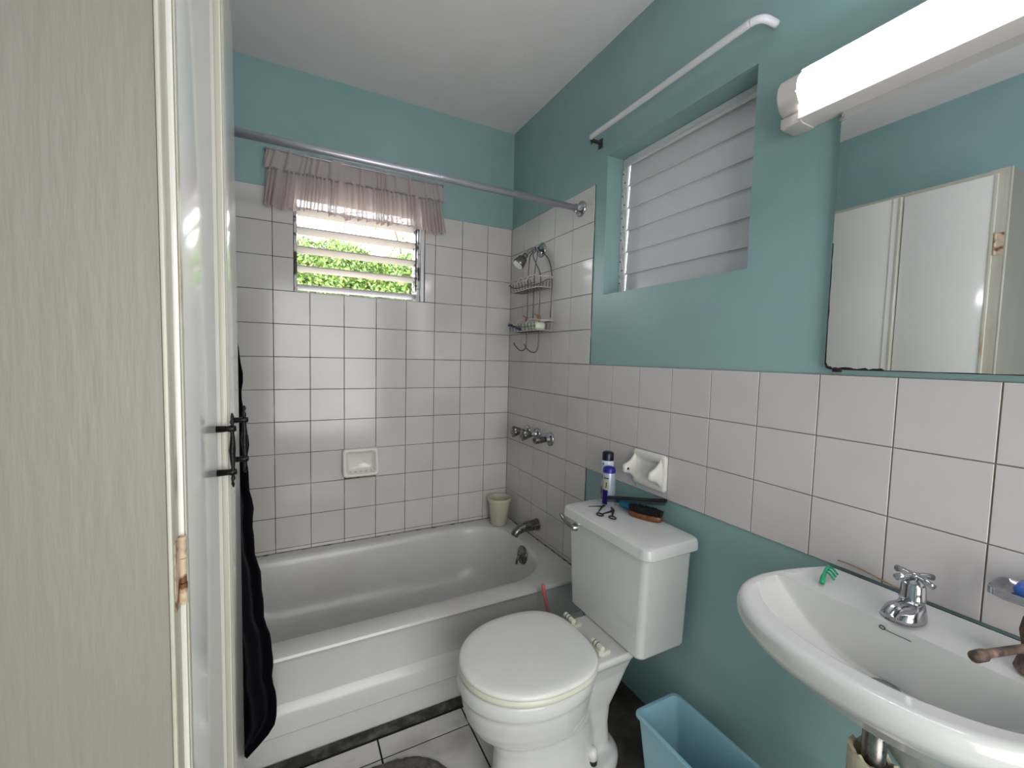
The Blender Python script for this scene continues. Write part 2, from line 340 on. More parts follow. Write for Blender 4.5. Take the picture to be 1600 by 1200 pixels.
for c in range(12):
    x1 = -c*T; x0 = max(x1-T, XL)
    for r in range(11):
        v1 = ZT-r*T; v0 = v1-T
        segs = [(x0, x1)]
        vv = [(v0, v1)]
        if r < 3:
            if x1 <= WX0 or x0 >= WX1: pass
            else:
                segs = []
                if x0 < WX0: segs.append((x0, WX0))
                if x1 > WX1: segs.append((WX1, x1))
        if c == 5 and r == 8: continue                       # the soap dish replaces this tile
        for a, b in segs: tile(wall_back, 'y', a, b, v0, v1, 'tile')
    tile(wall_back, 'y', x0, x1, 0.3655-0.008*0, ZT-11*T, 'tile')
for c in range(16):
    y1 = -c*T; y0 = y1-T
    for r in range(11):
        v1 = ZT-r*T
        if c < 5: tile(wall_right, 'x', y0, y1, v1-T, v1, 'tile')
        elif 5 <= r < 8: tile(wall_right, 'x', y0, y1, v1-T, v1, 'tile_dry', gap=0.0026)
    if c < 5: tile(wall_right, 'x', y0, y1, 0.3655, ZT-11*T, 'tile')
bm = panel(B(), [XL, WX0, WX1, 0.0], [0.36, WZ0, ZT], [(WX0, WX1, WZ0, 3)], lambda u, v, k: (u, 0.0028+k, v), 0.0031)
obj('grout', bm, 'grout', wall_back)
bm = B(); box(bm, 0.0028, 0.0059, -5*T, 0.0, 0.36, ZT); obj('grout', bm, 'grout', wall_right)
bm = B(); box(bm, 0.0022, 0.0059, -16*T, -5*T-0.0001, ZT-8*T, ZT-5*T); obj('grout', bm, 'grout_dry', wall_right)
# floor tiles
FT = 0.3065
ylines = [-0.826, -0.907]+[-0.907-FT*k for k in range(1, 8)]
xl = [-0.592+FT, -0.592, -0.592-FT, -0.592-2*FT, -0.592-3*FT, XL]
for i in range(len(xl)-1):
    for j in range(len(ylines)-1):
        if ylines[j+1] < YN: continue
        tile(floor, 'z', xl[i+1], xl[i], ylines[j+1], ylines[j], 'floor_tile', gap=0.006)
# rough cement by the right wall, higher against it
bm = B(); nx, ny = 14, 90; g = []
for i in range(nx+1):
    row = []
    for j in range(ny+1):
        x = -0.288+0.294*i/nx; y = -0.80-(YN+0.80)*-1*j/ny
        t = i/nx; z = 0.001+0.045*t**2.2+0.006*noise.noise((x*14, y*14, 0))*min(1, t*3)
        row.append(bm.verts.new((x, y, max(-0.001, z))))
    g.append(row)
for i in range(nx):
    for j in range(ny): bm.faces.new((g[i][j], g[i+1][j], g[i+1][j+1], g[i][j+1]))
tag(obj('cement_patch', bm, 'cement', floor, smooth=True), None, None)
# black sealant strip along the tub foot
bm = B(); rings = []
for k in range(70):
    x = -1.69+1.68*k/69; n = noise.noise((x*13, 3, 0))*0.5; d = 0.030+0.008*n
    rings.append([(x, -0.788, -0.002), (x, -0.788-d, -0.002), (x, -0.788-d, 0.003), (x, -0.796, 0.011+0.003*n), (x, -0.788, 0.012)])
loft(bm, rings, cap0=True, cap1=True); obj('sealant_strip', bm, 'sealant', floor, auto=50)

# ------------------------------------------------------------------ window_1 (open louvres, back wall)
win1 = structure('window_1', ((WX0+WX1)/2, 0.05, WZ0), 'small jalousie window with open white louvres above the tub')
for s, x0, x1 in ((0, WX0+0.001, WX0+0.014), (1, WX1-0.034, WX1-0.022)):
    bm = B(); box(bm, x0, x1, 0.022, 0.135, WZ0+0.001, WZ1-0.001, 0.002)
    jb = obj('jamb', bm, 'jamb_worn', win1, label='worn grey louvre jamb')
    for k in range(5):
        z = 1.641+0.0895*k
        bm = B(); xx = x1+0.0005 if s == 0 else x0-0.0035; box(bm, xx, xx+0.003, 0.03, 0.115, z-0.010, z+0.016, 0.001)
        obj('slat_holder', bm, 'white_paint', jb)
bm = B(); box(bm, WX0+0.001, WX1-0.001, 0.022, 0.135, WZ1-0.02, WZ1-0.001, 0.002); obj('head_rail', bm, 'white_paint', win1)
bm = B(); box(bm, WX1-0.020, WX1-0.002, 0.006, 0.03, WZ0+0.001, WZ1-0.02, 0.002); obj('side_strip', bm, 'white_paint', win1)
bm = B(); tube(bm, [(WX1-0.043, 0.020, WZ0+0.06), (WX1-0.043, 0.018, WZ1-0.05)], 0.004, 8)
for z in (1.68, 1.72, 1.76): lathe(bm, [(0, 0.006), (0.01, 0.007), (0.012, 0.0)], (WX1-0.043, 0.019, z))
obj('operator_bar', bm, 'rivet', win1)
bm = B(); box(bm, WX0+0.0145, WX1-0.0345, 0.006, 0.155, WZ0-0.004, WZ0+0.003, 0.001); obj('sill_bounce_plate', bm, 'white_paint', win1)  # unseen white plate, added to keep teal bounce off the lowest slat
slat_me = None
for k in range(5):
    z = 1.640+0.0895*k
    if slat_me is None:
        bm = B(); box(bm, WX0+0.0165, WX1-0.037, 0.028, 0.122, z-0.0035, z+0.0035, 0.0016, mx=Matrix.Translation((0, 0.028, z)) @ Matrix.Rotation(math.radians(-7), 4, 'X') @ Matrix.Translation((0, -0.028, -z)))
        s0 = obj('slat', bm, 'slat_open', win1); slat_me = s0.data
    else:
        o = s0.copy(); COL.objects.link(o); o.parent = win1; o.location = s0.location+Vector((0, 0, 0.0895*k))

# ------------------------------------------------------------------ window_2 (closed louvres, right wall)
win2 = structure('window_2', (0.09, (VY0+VY1)/2, VZ0), 'recessed jalousie window with closed white louvres over the toilet')
for y0, y1, cl in ((VY1-0.030, VY1-0.002, 1), (VY0+0.002, VY0+0.024, 0)):
    bm = B(); box(bm, 0.088, 0.135, y0, y1, VZ0+0.001, VZ1-0.001, 0.002); jb = obj('jamb', bm, 'white_paint', win2)
    if cl:
        for k in range(6):
            z = 1.583+0.0895*k
            bm = B(); prism(bm, [(0, 0), (0.022, 0.0), (0.030, 0.018), (0.010, 0.070), (0, 0.078)], Matrix(((0, 0, 1, 0.0835), (-1, 0, 0, y1-0.001), (0, 1, 0, z+0.002), (0, 0, 0, 1))), 0.004)
            cp = obj('slat_holder', bm, 'white_paint', jb)
            if k == 0: pass
            bm = B()
            for (a, c) in ((0.007, 0.06), (0.018, 0.022)): lathe(bm, [(0, 0.0032), (0.0015, 0.0028), (0.002, 0)], (0.0835, y1-0.001-a, z+c), (-1, 0, 0), 8)
            obj('rivet', bm, 'rivet', jb)
bm = B(); box(bm, 0.086, 0.135, VY0+0.025, VY1-0.031, VZ1-0.028, VZ1-0.001, 0.002); box(bm, 0.080, 0.086, VY0+0.025, VY1-0.031, VZ1-0.040, VZ1-0.028, 0.001); obj('head_rail', bm, 'white_paint', win2)
s0 = None
for k in range(6):
    z = 1.580+0.0895*k
    if s0 is None:
        bm = B(); a = math.radians(4.3)
        mx = Matrix.Translation((0.096, 0, z)) @ Matrix.Rotation(a, 4, 'Y')
        box(bm, -0.0028, 0.0028, VY0+0.026, VY1-0.033, 0.008, 0.108, 0.0015, mx=mx)
        box(bm, -0.0062, -0.002, VY0+0.026, VY1-0.033, 0.0065, 0.0125, 0.0012, mx=mx)
        s0 = obj('slat', bm, 'slat', win2)
    else:
        o = s0.copy(); COL.objects.link(o); o.parent = win2; o.location = s0.location+Vector((0, 0, 0.0895*k))

# ------------------------------------------------------------------ bathtub
tub = thing('bathtub', 'white enamelled alcove bathtub with stepped apron along the tiled back wall', 'bathtub', (-0.85, -0.4, 0))
ZR = 0.362
def tubring(x0, x1, y0, y1, rl, rr, z, n=10):
    """rounded outline, y0 = back (near 0), y1 = front; radii left and right"""
    pts = []
    for cx, cy, r, a0 in ((x1-rr, y0-rr, rr, 0), (x0+rl, y0-rl, rl, PI/2), (x0+rl, y1+rl, rl, PI), (x1-rr, y1+rr, rr, 1.5*PI)):
        for k in range(n+1):
            a = a0+PI/2*k/n; pts.append((cx+r*math.cos(a), cy+r*math.sin(a), z))
    return pts
bm = B()
o0 = (XL+0.001, -0.001)
rings = [tubring(o0[0], o0[1], -0.001, -0.782, 0.004, 0.004, 0.0),
         tubring(o0[0], o0[1], -0.001, -0.781, 0.004, 0.004, 0.092),
         tubring(o0[0], o0[1], -0.001, -0.797, 0.004, 0.004, 0.108),
         tubring(o0[0], o0[1], -0.001, -0.797, 0.004, 0.004, 0.166),
         tubring(o0[0], o0[1], -0.001, -0.793, 0.004, 0.004, 0.178),
         tubring(o0[0], o0[1], -0.001, -0.778, 0.004, 0.004, 0.196),
         tubring(o0[0], o0[1], -0.001, -0.775, 0.004, 0.004, 0.325),
         tubring(o0[0], o0[1], -0.001, -0.786, 0.006, 0.006, 0.340),
         tubring(o0[0], o0[1], -0.001, -0.793, 0.006, 0.006, 0.350),
         tubring(o0[0]+.001, o0[1]-.001, -0.002, -0.790, 0.008, 0.008, 0.358),
         tubring(o0[0]+.004, o0[1]-.004, -0.006, -0.780, 0.010, 0.010, ZR+0.001),
         tubring(o0[0]+.03, o0[1]-.04, -0.022, -0.735, 0.08, 0.12, ZR)]
ins = [(0.0, ZR-0.001), (0.008, ZR-0.005), (0.016, ZR-0.016), (0.022, ZR-0.035), (0.036, 0.25), (0.052, 0.16), (0.075, 0.10), (0.11, 0.072), (0.17, 0.062)]
for d, z in ins:
    k = (ZR-z)/0.3
    rings.append(tubring(-1.60+d+0.16*k, -0.082-d*0.8-0.004*k, -0.048-d*0.8, -0.705+d*0.8, 0.20-0.3*d, 0.245-0.35*d, z))
loft(bm, rings, cap0=True, cap1=True)
obj('tub_shell', bm, 'enamel', tub, auto=38)
bm = B(); lathe(bm, [(0, 0.046), (0.006, 0.045), (0.010, 0.037), (0.012, 0.012), (0.017, 0.010), (0.018, 0)], (-0.1035, -0.405, 0.312), (-1, 0, 0.12), 28)
ov = obj('overflow_plate', bm, 'dull_chrome', tub, smooth=True, label='dull chrome round overflow plate')
bm = B(); tube(bm, [(-0.120, -0.405, 0.312), (-0.130, -0.405, 0.304), (-0.138, -0.405, 0.288), (-0.137, -0.405, 0.272)], [0.008, 0.007, 0.006, 0.007], 8); obj('trip_lever', bm, 'dull_chrome', ov, smooth=True)
bm = B(); lathe(bm, [(0, 0.03), (0.003, 0.028), (0.004, 0.0)], (-0.36, -0.39, 0.0625)); obj('drain', bm, 'dull_chrome', tub, smooth=True)
# caulk bead where tub meets tile
bm = B(); tube(bm, [(-1.68, -0.002, 0.3625), (-0.8, -0.002, 0.3625), (-0.004, -0.003, 0.3625), (-0.003, -0.35, 0.3625), (-0.003, -0.79, 0.3625)], 0.0035, 6)
obj('caulk_bead', bm, 'caulk', tub, smooth=True)

# spout, valves, shower
t = thing('tub_spout', 'chrome tub spout low on the right wall over the tub end', 'faucet', (0, -0.372, 0.44))
bm = B(); P = [(0.0, -0.372, 0.443), (-0.05, -0.372, 0.443), (-0.095, -0.372, 0.437), (-0.125, -0.372, 0.424), (-0.138, -0.372, 0.405)]
tube(bm, smooth_path(P, 4), [0.029-0.0006*i for i in range(17)], 16); obj('spout_body', bm, 'dull_chrome', t, smooth=True)
bm = B(); lathe(bm, [(0, 0.032), (0.004, 0.032), (0.006, 0.029)], (-0.0005, -0.372, 0.443), (-1, 0, 0), 24); obj('wall_flange', bm, 'dull_chrome', t, smooth=True)
for yv, lab in ((-0.245, 'fluted chrome shower tap knob nearest the corner of the tiles'), (-0.350, 'middle fluted chrome shower tap knob of the row')):
    t = thing('shower_tap', lab, 'faucet', (0, yv, 0.92), 'chrome shower taps on the right wall')
    bm = B(); lathe(bm, [(0, 0.031), (0.006, 0.030), (0.012, 0.018), (0.016, 0.014), (0.05, 0.013)], (-0.0005, yv, 0.922), (-1, 0, 0), 24); obj('escutcheon', bm, 'chrome', t, smooth=True)
    bm = B(); lathe(bm, [(0.040, 0.013), (0.050, 0.017), (0.092, 0.029), (0.096, 0.024), (0.097, 0)], (-0.0005, yv, 0.922), (-1, 0, 0), 64, 8, 0.09, (0.049, 0.093)); obj('knob', bm, 'dull_chrome', t, smooth=True)
t = thing('shower_valve_stem', 'bare chrome valve stem without knob, right end of the tap row', 'faucet', (0, -0.473, 0.915), 'chrome shower taps on the right wall')
bm = B(); lathe(bm, [(0, 0.035), (0.006, 0.034), (0.011, 0.024), (0.013, 0.022), (0.018, 0.016), (0.03, 0.014)], (-0.0005, -0.473, 0.917), (-1, 0, 0), 28); obj('escutcheon', bm, 'chrome', t, smooth=True)
bm = B(); lathe(bm, [(0.025, 0.014), (0.045, 0.014), (0.05, 0.018), (0.088, 0.019), (0.092, 0.017), (0.092, 0.009), (0.075, 0.008), (0.075, 0)], (-0.0005, -0.473, 0.917), (-1, 0, 0), 20); obj('stem', bm, 'dull_chrome', t, smooth=True)

t = thing('wall_shower', 'chrome shower head on bent arm high on the tiled corner wall', 'shower', (0, -0.343, 1.87))
bm = B(); lathe(bm, [(0, 0.038), (0.004, 0.037), (0.012, 0.022), (0.014, 0.012), (0.02, 0.012)], (-0.0005, -0.343, 1.873), (-1, 0, 0), 28); obj('flange', bm, 'chrome', t, smooth=True)
bm = B(); P = [(-0.005, -0.343, 1.873), (-0.040, -0.343, 1.874), (-0.062, -0.343, 1.868), (-0.082, -0.343, 1.850), (-0.10, -0.343, 1.832)]
tube(bm, smooth_path(P, 5), 0.0095, 12); obj('arm', bm, 'chrome', t, smooth=True)
bm = B(); ax = Vector((-0.62, 0.0, -0.78)).normalized(); o = Vector((-0.094, -0.343, 1.838))
lathe(bm, [(0, 0.013), (0.012, 0.014), (0.016, 0.012), (0.022, 0.015), (0.028, 0.024), (0.060, 0.030), (0.070, 0.030), (0.073, 0.027)], o, ax, 28); hd = obj('spray_body', bm, 'dull_chrome', t, smooth=True)
bm = B(); lathe(bm, [(0, 0.0265), (0.003, 0.025), (0.004, 0.0)], o+ax*0.0725, ax, 24)
fp = obj('spray_face', bm, 'white_paint', hd, label='white round spray face')
# caddy
t = thing('shower_caddy', 'wire shower caddy with two baskets and hooks hanging from the shower arm', 'shower caddy', (-0.06, -0.36, 1.36))
def wire(name, pts, m='wire', r=0.0027, par=t, sm=True, closed=False, lab=None):
    bm = B(); tube(bm, smooth_path(pts, 5) if (sm and len(pts) > 2) else pts, r, 6, closed=closed); return obj(name, bm, m, par, smooth=True, label=lab)
for yc, s in ((-0.343, -1), (-0.343, 1)):
    pass
def hangw(y, x, dy):
    return [(-0.045, -0.343+dy*0.35, 1.884), (-0.045, -0.343+dy, 1.862), (x, -0.343+dy*1.2, 1.83), (x, y+0.02*(1 if dy > 0 else -1)*0, 1.73), (x, y, 1.64), (x, y, 1.55)]
wire('hanger_wire', hangw(-0.315, -0.062, 0.014)+[(-0.062, -0.315, 1.40), (-0.066, -0.315, 1.375)])
wire('hanger_wire', hangw(-0.435, -0.062, -0.014)+[(-0.062, -0.435, 1.40)])
wire('hanger_wire', [(-0.03, -0.350, 1.884), (-0.02, -0.37, 1.86), (-0.016, -0.44, 1.80), (-0.016, -0.47, 1.70), (-0.016, -0.465, 1.52)])
wire('hanger_wire', [(-0.03, -0.336, 1.884), (-0.018, -0.325, 1.85), (-0.014, -0.300, 1.78), (-0.014, -0.295, 1.70), (-0.016, -0.295, 1.52)])
wire('hook', [(-0.062, -0.315, 1.50), (-0.062, -0.315, 1.40), (-0.070, -0.307, 1.362), (-0.085, -0.280, 1.360), (-0.098, -0.255, 1.385), (-0.102, -0.25, 1.398)], r=0.0028)
wire('hook', [(-0.062, -0.435, 1.50), (-0.062, -0.435, 1.40), (-0.070, -0.425, 1.352), (-0.085, -0.395, 1.352), (-0.098, -0.365, 1.378), (-0.102, -0.36, 1.390)], r=0.0028)
def basket(z0, z1, y0, y1, xf, soap):
    """wavy top rim, flat base, upright wires"""
    xb = -0.012; pts = []
    n = 22
    for k in range(n+1):
        f = k/n; y = y0+(y1-y0)*f; wz = 0.012*math.sin(f*2*PI*2.6)+0.010*f if f < 0.75 else 0.012
        pts.append((xf, y, z1+wz-0.012*max(0, 0.2-f)))
    rim_front = pts
    end = [(xf+0.012, y1-0.028, z1+0.004), ((xf+xb)/2, y1-0.040, z1+0.004), (xb-0.008, y1-0.03, z1+0.004), (xb, y1, z1+0.002)]
    back = [(xb, y1+(y0-y1)*f, z1-0.002+0.006*math.sin(f*9)) for f in (0.15, 0.4, 0.65, 0.85, 1.0)]
    front0 = [((xb+xf)/2, y0+0.012, z1-0.012)]
    wire('rim_wire', rim_front+end, 'wire_white', 0.0034); wire('rim_wire', end[-1:]+back+front0+rim_front[:1], 'wire', 0.0026)
    base = [(xf+0.012, y0-0.015, z0), (xf+0.010, y1+0.01, z0), ((xf+xb)/2, y1-0.016, z0), (xb-0.003, y1+0.01, z0), (xb-0.003, y0-0.02, z0), ((xf+xb)/2, y0-0.008, z0)]
    wire('base_wire', base+[base[0]], 'wire_white', 0.0022)
    bm = B()
    for k in range(9):
        y = y0-0.02+(y1-y0+0.03)*k/8
        zt = z1-0.004
        tube(bm, [(xf, y, zt), (xf+0.006, y, z0+0.004), (xf+0.013, y, z0), (xb-0.004, y, z0), (xb-0.001, y, z1-0.006)], 0.0018, 5)
    for xx in (0.3, 0.6): tube(bm, [(xf+(xb-xf)*xx, y0-0.01, z0+0.001), (xf+(xb-xf)*xx, y1, z0+0.001)], 0.0014, 5)
    tube(bm, [(xf+0.003, y0-0.01, (z0+z1)/2), (xf+0.003, y1, (z0+z1)/2)], 0.0014, 5)
    obj('grid_wires', bm, 'wire', t, smooth=True)
basket(1.664, 1.708, -0.180, -0.455, -0.105, 0)
basket(1.455, 1.497, -0.180, -0.470, -0.105, 1)
for y in (-0.315, -0.435):
    p = [(-0.064+0.0055*math.cos(a), y+0.010*math.sin(a), 1.509+0.0045*a/(2*PI)) for a in [i*PI/4 for i in range(32)]]
    bm = B(); tube(bm, p+[(-0.075, y+0.006, 1.532), (-0.082, y+0.013, 1.538)], 0.0028, 6)
    obj('twine_knot', bm, 'twine', t, smooth=True, label='tan twine knot tying the lower basket')
bm = B(); box(bm, -0.094, -0.035, -0.455, -0.300, 1.4585, 1.4975, 0.012, 3); tag(obj('soap_bar', bm, 'pale_soap', auto=60), 'pale green-white soap bar in the lower caddy basket', 'soap')
t2 = thing('razor', 'dark blue razor lying in the lower caddy basket beside the soap', 'razor', (-0.07, -0.23, 1.4585))
bm = B(); tube(bm, smooth_path([(-0.04, -0.283, 1.468), (-0.06, -0.25, 1.470), (-0.075, -0.215, 1.482), (-0.085, -0.19, 1.494)], 4), [0.006]*5+[0.0075]*8, 8); obj('handle', bm, 'razor_blue', t2, smooth=True)
bm = B(); box(bm, -0.105, -0.062, -0.196, -0.176, 1.487, 1.499, 0.003); obj('head', bm, 'razor_blue', t2, auto=40)

# ------------------------------------------------------------------ shower rod + curtain
t = thing('shower_rod', 'grey metal shower curtain rod spanning the alcove at head height', 'curtain rod', (-0.84, -0.67, 1.985))
bm = B(); tube(bm, [(-1.689, -0.67, 1.985), (-0.01, -0.67, 1.985)], 0.0135, 20); obj('rod', bm, 'rod', t, smooth=True)
for x, d in ((-0.0005, -1), (XL+0.0005, 1)):
    bm = B(); lathe(bm, [(0, 0.034), (0.004, 0.034), (0.010, 0.026), (0.012, 0.019), (0.03, 0.018), (0.031, 0.0137)], (x, -0.67, 1.985), (d, 0, 0), 28); fl = obj('flange', bm, 'chrome', t, smooth=True)
    for a in (0.6, 3.74):
        bm = B(); lathe(bm, [(0, 0.004), (0.002, 0.003), (0.0025, 0)], (x+d*0.0075, -0.67+0.026*math.cos(a), 1.985+0.026*math.sin(a)), (d, 0, 0), 8); obj('screw', bm, 'rivet', fl)
cur = thing('shower_curtain', 'dark navy shower curtain bunched at left outside the tub', 'curtain', (-1.45, -0.80, 0.15))
ex = [(1.965, -1.335), (1.6, -1.315), (1.30, -1.286), (1.05, -1.268), (0.83, -1.256), (0.687, -1.242), (0.59, -1.229), (0.437, -1.210), (0.33, -1.203), (0.25, -1.200), (0.196, -1.208), (0.16, -1.230), (0.13, -1.285)]
def exr(z):
    for (z0, x0), (z1, x1) in zip(ex, ex[1:]):
        if z0 >= z >= z1: return x0+(x1-x0)*(z0-z)/(z0-z1)
    return ex[-1][1]
bm = B(); NU, NV = 90, 70; g = []
for j in range(NV+1):
    f = j/NV; row = []
    for i in range(NU+1):
        u = i/NU
        zb = 0.130+0.004*math.sin(u*23)
        z = 1.965+(zb-1.965)*f
        xr = exr(max(z, 0.135)) + 0.0035*math.sin(z*31)+0.002*math.sin(z*67)
        xl_ = -1.62
        yc = -0.67-0.185*min(1, (1.965-z)/1.45)**0.8
        amp = 0.022*(0.6+0.6*f)
        fold = math.sin(u*2*PI*6.5+1.2*math.sin(z*2.2)+0.6*math.sin(u*9))
        x = xl_+(xr-xl_)*u+0.008*math.sin(u*2*PI*6.5+1.6)*(1-u)
        row.append(bm.verts.new((x, yc-0.0+amp*fold*(1-0.5*u**6), z)))
    g.append(row)
for j in range(NV):
    for i in range(NU): bm.faces.new((g[j][i], g[j][i+1], g[j+1][i+1], g[j+1][i]))
bmesh.ops.solidify(bm, geom=bm.faces[:], thickness=0.0015)
obj('cloth', bm, 'curtain', cur, smooth=True)
for k in range(7):
    x = -1.61+0.042*k
    bm = B(); tube(bm, [(x, -0.67+0.02*math.cos(a), 1.978+0.024*math.sin(a)) for a in [i*PI/8 for i in range(16)]], 0.0018, 6, closed=True)
    obj('ring', bm, 'chrome', cur, smooth=True)

# ------------------------------------------------------------------ valance
t = thing('valance', 'grubby sheer ruffled valance over the open louvre window', 'curtain', (-0.84, -0.03, 1.99))
def ruffle(name, ztop, zbot, amp0, amp1, yoff, seed, m, nf, x0=-1.235, x1=-0.440):
    bm = B(); NU, NV = 420, 14; g = []
    for j in range(NV+1):
        f = j/NV; row = []
        for i in range(NU+1):
            u = i/NU; x = x0+(x1-x0)*u
            ph = 2*PI*(u*nf+2.6*noise.noise((u*5+seed, 0, 0))+1.4*noise.noise((u*13+seed, 1, 0))+0.10*f*noise.noise((u*20, f*3, 7)))
            a = (amp0+(amp1-amp0)*f)*(0.6+0.9*abs(noise.noise((u*7+seed, 5, 0)))*2)
            w_ = math.sin(ph); w_ = math.copysign(abs(w_)**0.7, w_)
            big = noise.noise((u*5+seed, 3, f*0.5))
            zb = zbot+(0.026*noise.noise((u*6, seed, 0))+0.006*math.sin(ph*0.5))*(1 if zbot < 2.1 else 0.45)
            z = ztop+(zb-ztop)*f
            y = yoff+a*w_+0.016*f*big
            row.append(bm.verts.new((x+0.004*f*math.cos(ph)+0.022*f*(u-0.5)*2, min(y, -0.003), z)))
        g.append(row)
    for j in range(NV):
        for i in range(NU): bm.faces.new((g[j][i], g[j][i+1], g[j+1][i+1], g[j+1][i]))
    return obj(name, bm, m, t, smooth=True)
ruffle('upper_tier', 2.222, 2.130, 0.005, 0.007, -0.030, 2, 'voile', 17)
ruffle('flounce', 2.130, 1.966, 0.006, 0.017, -0.036, 2, 'voile_thin', 38)
bm = B(); tube(bm, [(-1.235+0.795*k/60, -0.036+0.006*math.sin(k*1.9), 2.128+0.003*noise.noise((k*0.3, 0, 0))) for k in range(61)], 0.0045, 6); obj('ruched_seam', bm, 'seam', t, smooth=True)
bm = B(); tube(bm, [(-1.245, -0.001, 2.213), (-1.245, -0.028, 2.213), (-1.235, -0.032, 2.213), (-0.440, -0.032, 2.213), (-0.430, -0.028, 2.213), (-0.430, -0.001, 2.213)], 0.004, 8); obj('curtain_wire', bm, 'rod', t, smooth=True)

# ------------------------------------------------------------------ bent white rod over window_2
t = thing('curtain_rail', 'white bent curtain rod fixed over the recessed louvre window', 'curtain rod', (-0.04, -1.15, 2.23))
bm = B(); tube(bm, smooth_path([(-0.048, -0.785, 2.232), (-0.050, -0.83, 2.232), (-0.050, -1.10, 2.232), (-0.050, -1.43, 2.234), (-0.048, -1.475, 2.235), (-0.034, -1.502, 2.232), (0.004, -1.512, 2.226)], 6), 0.0105, 14); obj('rod', bm, 'white_paint', t, smooth=True)
bm = B(); box(bm, -0.045, 0.0055, -0.792, -0.776, 2.218, 2.226, 0.001); box(bm, 0.0015, 0.0057, -0.796, -0.772, 2.200, 2.238, 0.001); tube(bm, [(-0.040, -0.784, 2.222), (-0.044, -0.784, 2.206)], 0.003, 8)
obj('bracket', bm, 'rivet', t, auto=40, label='dark metal end bracket')

# ------------------------------------------------------------------ toilet
toi = thing('toilet', 'white two-piece toilet with closed lid against the teal wall', 'toilet', (-0.36, -1.185, 0))
AY = -1.185
bm = B()
def egg(cx, a1, a2, b, z, e1=2.0, e2=2.3): return sup(cx, AY, a1, a2, b, z, e1, e2, 56)
loft(bm, [egg(-0.43, 0.225, 0.15, 0.115, 0.0), egg(-0.43, 0.222, 0.15, 0.112, 0.03), egg(-0.43, 0.200, 0.15, 0.094, 0.07), egg(-0.435, 0.190, 0.15, 0.090, 0.15),
          egg(-0.445, 0.192, 0.15, 0.092, 0.190), egg(-0.468, 0.190, 0.16, 0.112, 0.212), egg(-0.488, 0.200, 0.16, 0.132, 0.24), egg(-0.50, 0.214, 0.18, 0.150, 0.28), egg(-0.51, 0.216, 0.19, 0.163, 0.325), egg(-0.512, 0.216, 0.195, 0.168, 0.352),
          egg(-0.515, 0.222, 0.20, 0.176, 0.362), egg(-0.515, 0.224, 0.20, 0.179, 0.385), egg(-0.515, 0.220, 0.20, 0.176, 0.402)], cap0=True, cap1=True)
def rr(x0, x1, hw, z, r=0.03): return rrect((x0+x1)/2, AY, (x1-x0)/2, hw, r, z, 5)
loft(bm, [rr(-0.45, -0.215, 0.060, 0.0), rr(-0.45, -0.218, 0.054, 0.06), rr(-0.45, -0.222, 0.050, 0.12), rr(-0.45, -0.222, 0.056, 0.19), rr(-0.45, -0.200, 0.072, 0.26), rr(-0.45, -0.182, 0.084, 0.32), rr(-0.45, -0.176, 0.102, 0.366), rr(-0.45, -0.176, 0.114, 0.384), rr(-0.45, -0.178, 0.114, 0.402)], cap0=True, cap1=True)
loft(bm, [sup(-0.395, AY, 0.228, 0.212, 0.126, 0.0, 2.4, 2.4, 56), sup(-0.395, AY, 0.228, 0.212, 0.126, 0.030, 2.4, 2.4, 56), sup(-0.395, AY, 0.215, 0.198, 0.112, 0.046, 2.4, 2.4, 56)], cap0=True, cap1=True)
bmesh.ops.recalc_face_normals(bm, faces=bm.faces)
bowl = obj('bowl', bm, 'china', toi, smooth=True)
md = bowl.modifiers.new('blend', 'REMESH'); md.mode = 'VOXEL'; md.voxel_size = 0.0055; md.use_smooth_shade = True
md = bowl.modifiers.new('soften', 'SMOOTH'); md.factor = 0.5; md.iterations = 5
dg = bpy.context.evaluated_depsgraph_get(); me = bpy.data.meshes.new_from_object(bowl.evaluated_get(dg)); bowl.modifiers.clear(); bowl.data = me
me.polygons.foreach_set('use_smooth', [True]*len(me.polygons))
if not me.materials: me.materials.append(M['china'])
bm = B()
def sring(s, z, k=0.0): return sup(-0.522, AY, 0.213*1.0+s, 0.198+s, 0.184+s, z, 2.0, 2.8, 64)
loft(bm, [sring(-0.07, 0.4075), sring(-0.004, 0.4065), sring(0, 0.411), sring(0, 0.419), sring(-0.004, 0.4245), sring(-0.07, 0.424)], cap0=True, cap1=True)
obj('seat', bm, 'seat_ring', toi, auto=50, label='yellowed seat ring under the lid')
bm = B()
loft(bm, [sring(-0.012, 0.4258), sring(-0.003, 0.4262), sring(-0.001, 0.431), sring(-0.003, 0.436), sring(-0.009, 0.4395), sring(-0.03, 0.4415), sring(-0.10, 0.4425)], cap0=True, cap1=True)
obj('lid', bm, 'seat', toi, auto=50)
for y in (AY+0.078, AY-0.072):
    bm = B(); tube(bm, [(-0.312, y-0.024, 0.433), (-0.312, y+0.024, 0.433)], 0.0088, 14); box(bm, -0.312, -0.272, y-0.018, y+0.010, 0.401, 0.413, 0.003); box(bm, -0.318, -0.300, y-0.016, y+0.012, 0.404, 0.430, 0.002)
    h = obj('hinge', bm, 'seat_ring', toi, auto=45, label='yellowed plastic seat hinge')
    bm = B(); tube(bm, [(-0.312, y-0.0035, 0.433), (-0.312, y-0.001, 0.433)], 0.0092, 14); tube(bm, [(-0.312, y+0.010, 0.433), (-0.312, y+0.0125, 0.433)], 0.0092, 14); obj('washer', bm, 'black', h, smooth=True)
TYc = -1.162
bm = B()
loft(bm, [rrect(-0.123, TYc-0.004, 0.091, 0.170, 0.02, 0.4035), rrect(-0.1235, TYc-0.004, 0.097, 0.177, 0.022, 0.4055), rrect(-0.124, TYc-0.004, 0.1, 0.180, 0.022, 0.412), rrect(-0.1275, TYc, 0.102, 0.200, 0.022, 0.732)], cap0=True, cap1=True)
obj('tank', bm, 'china', toi, auto=24)
bm = B()
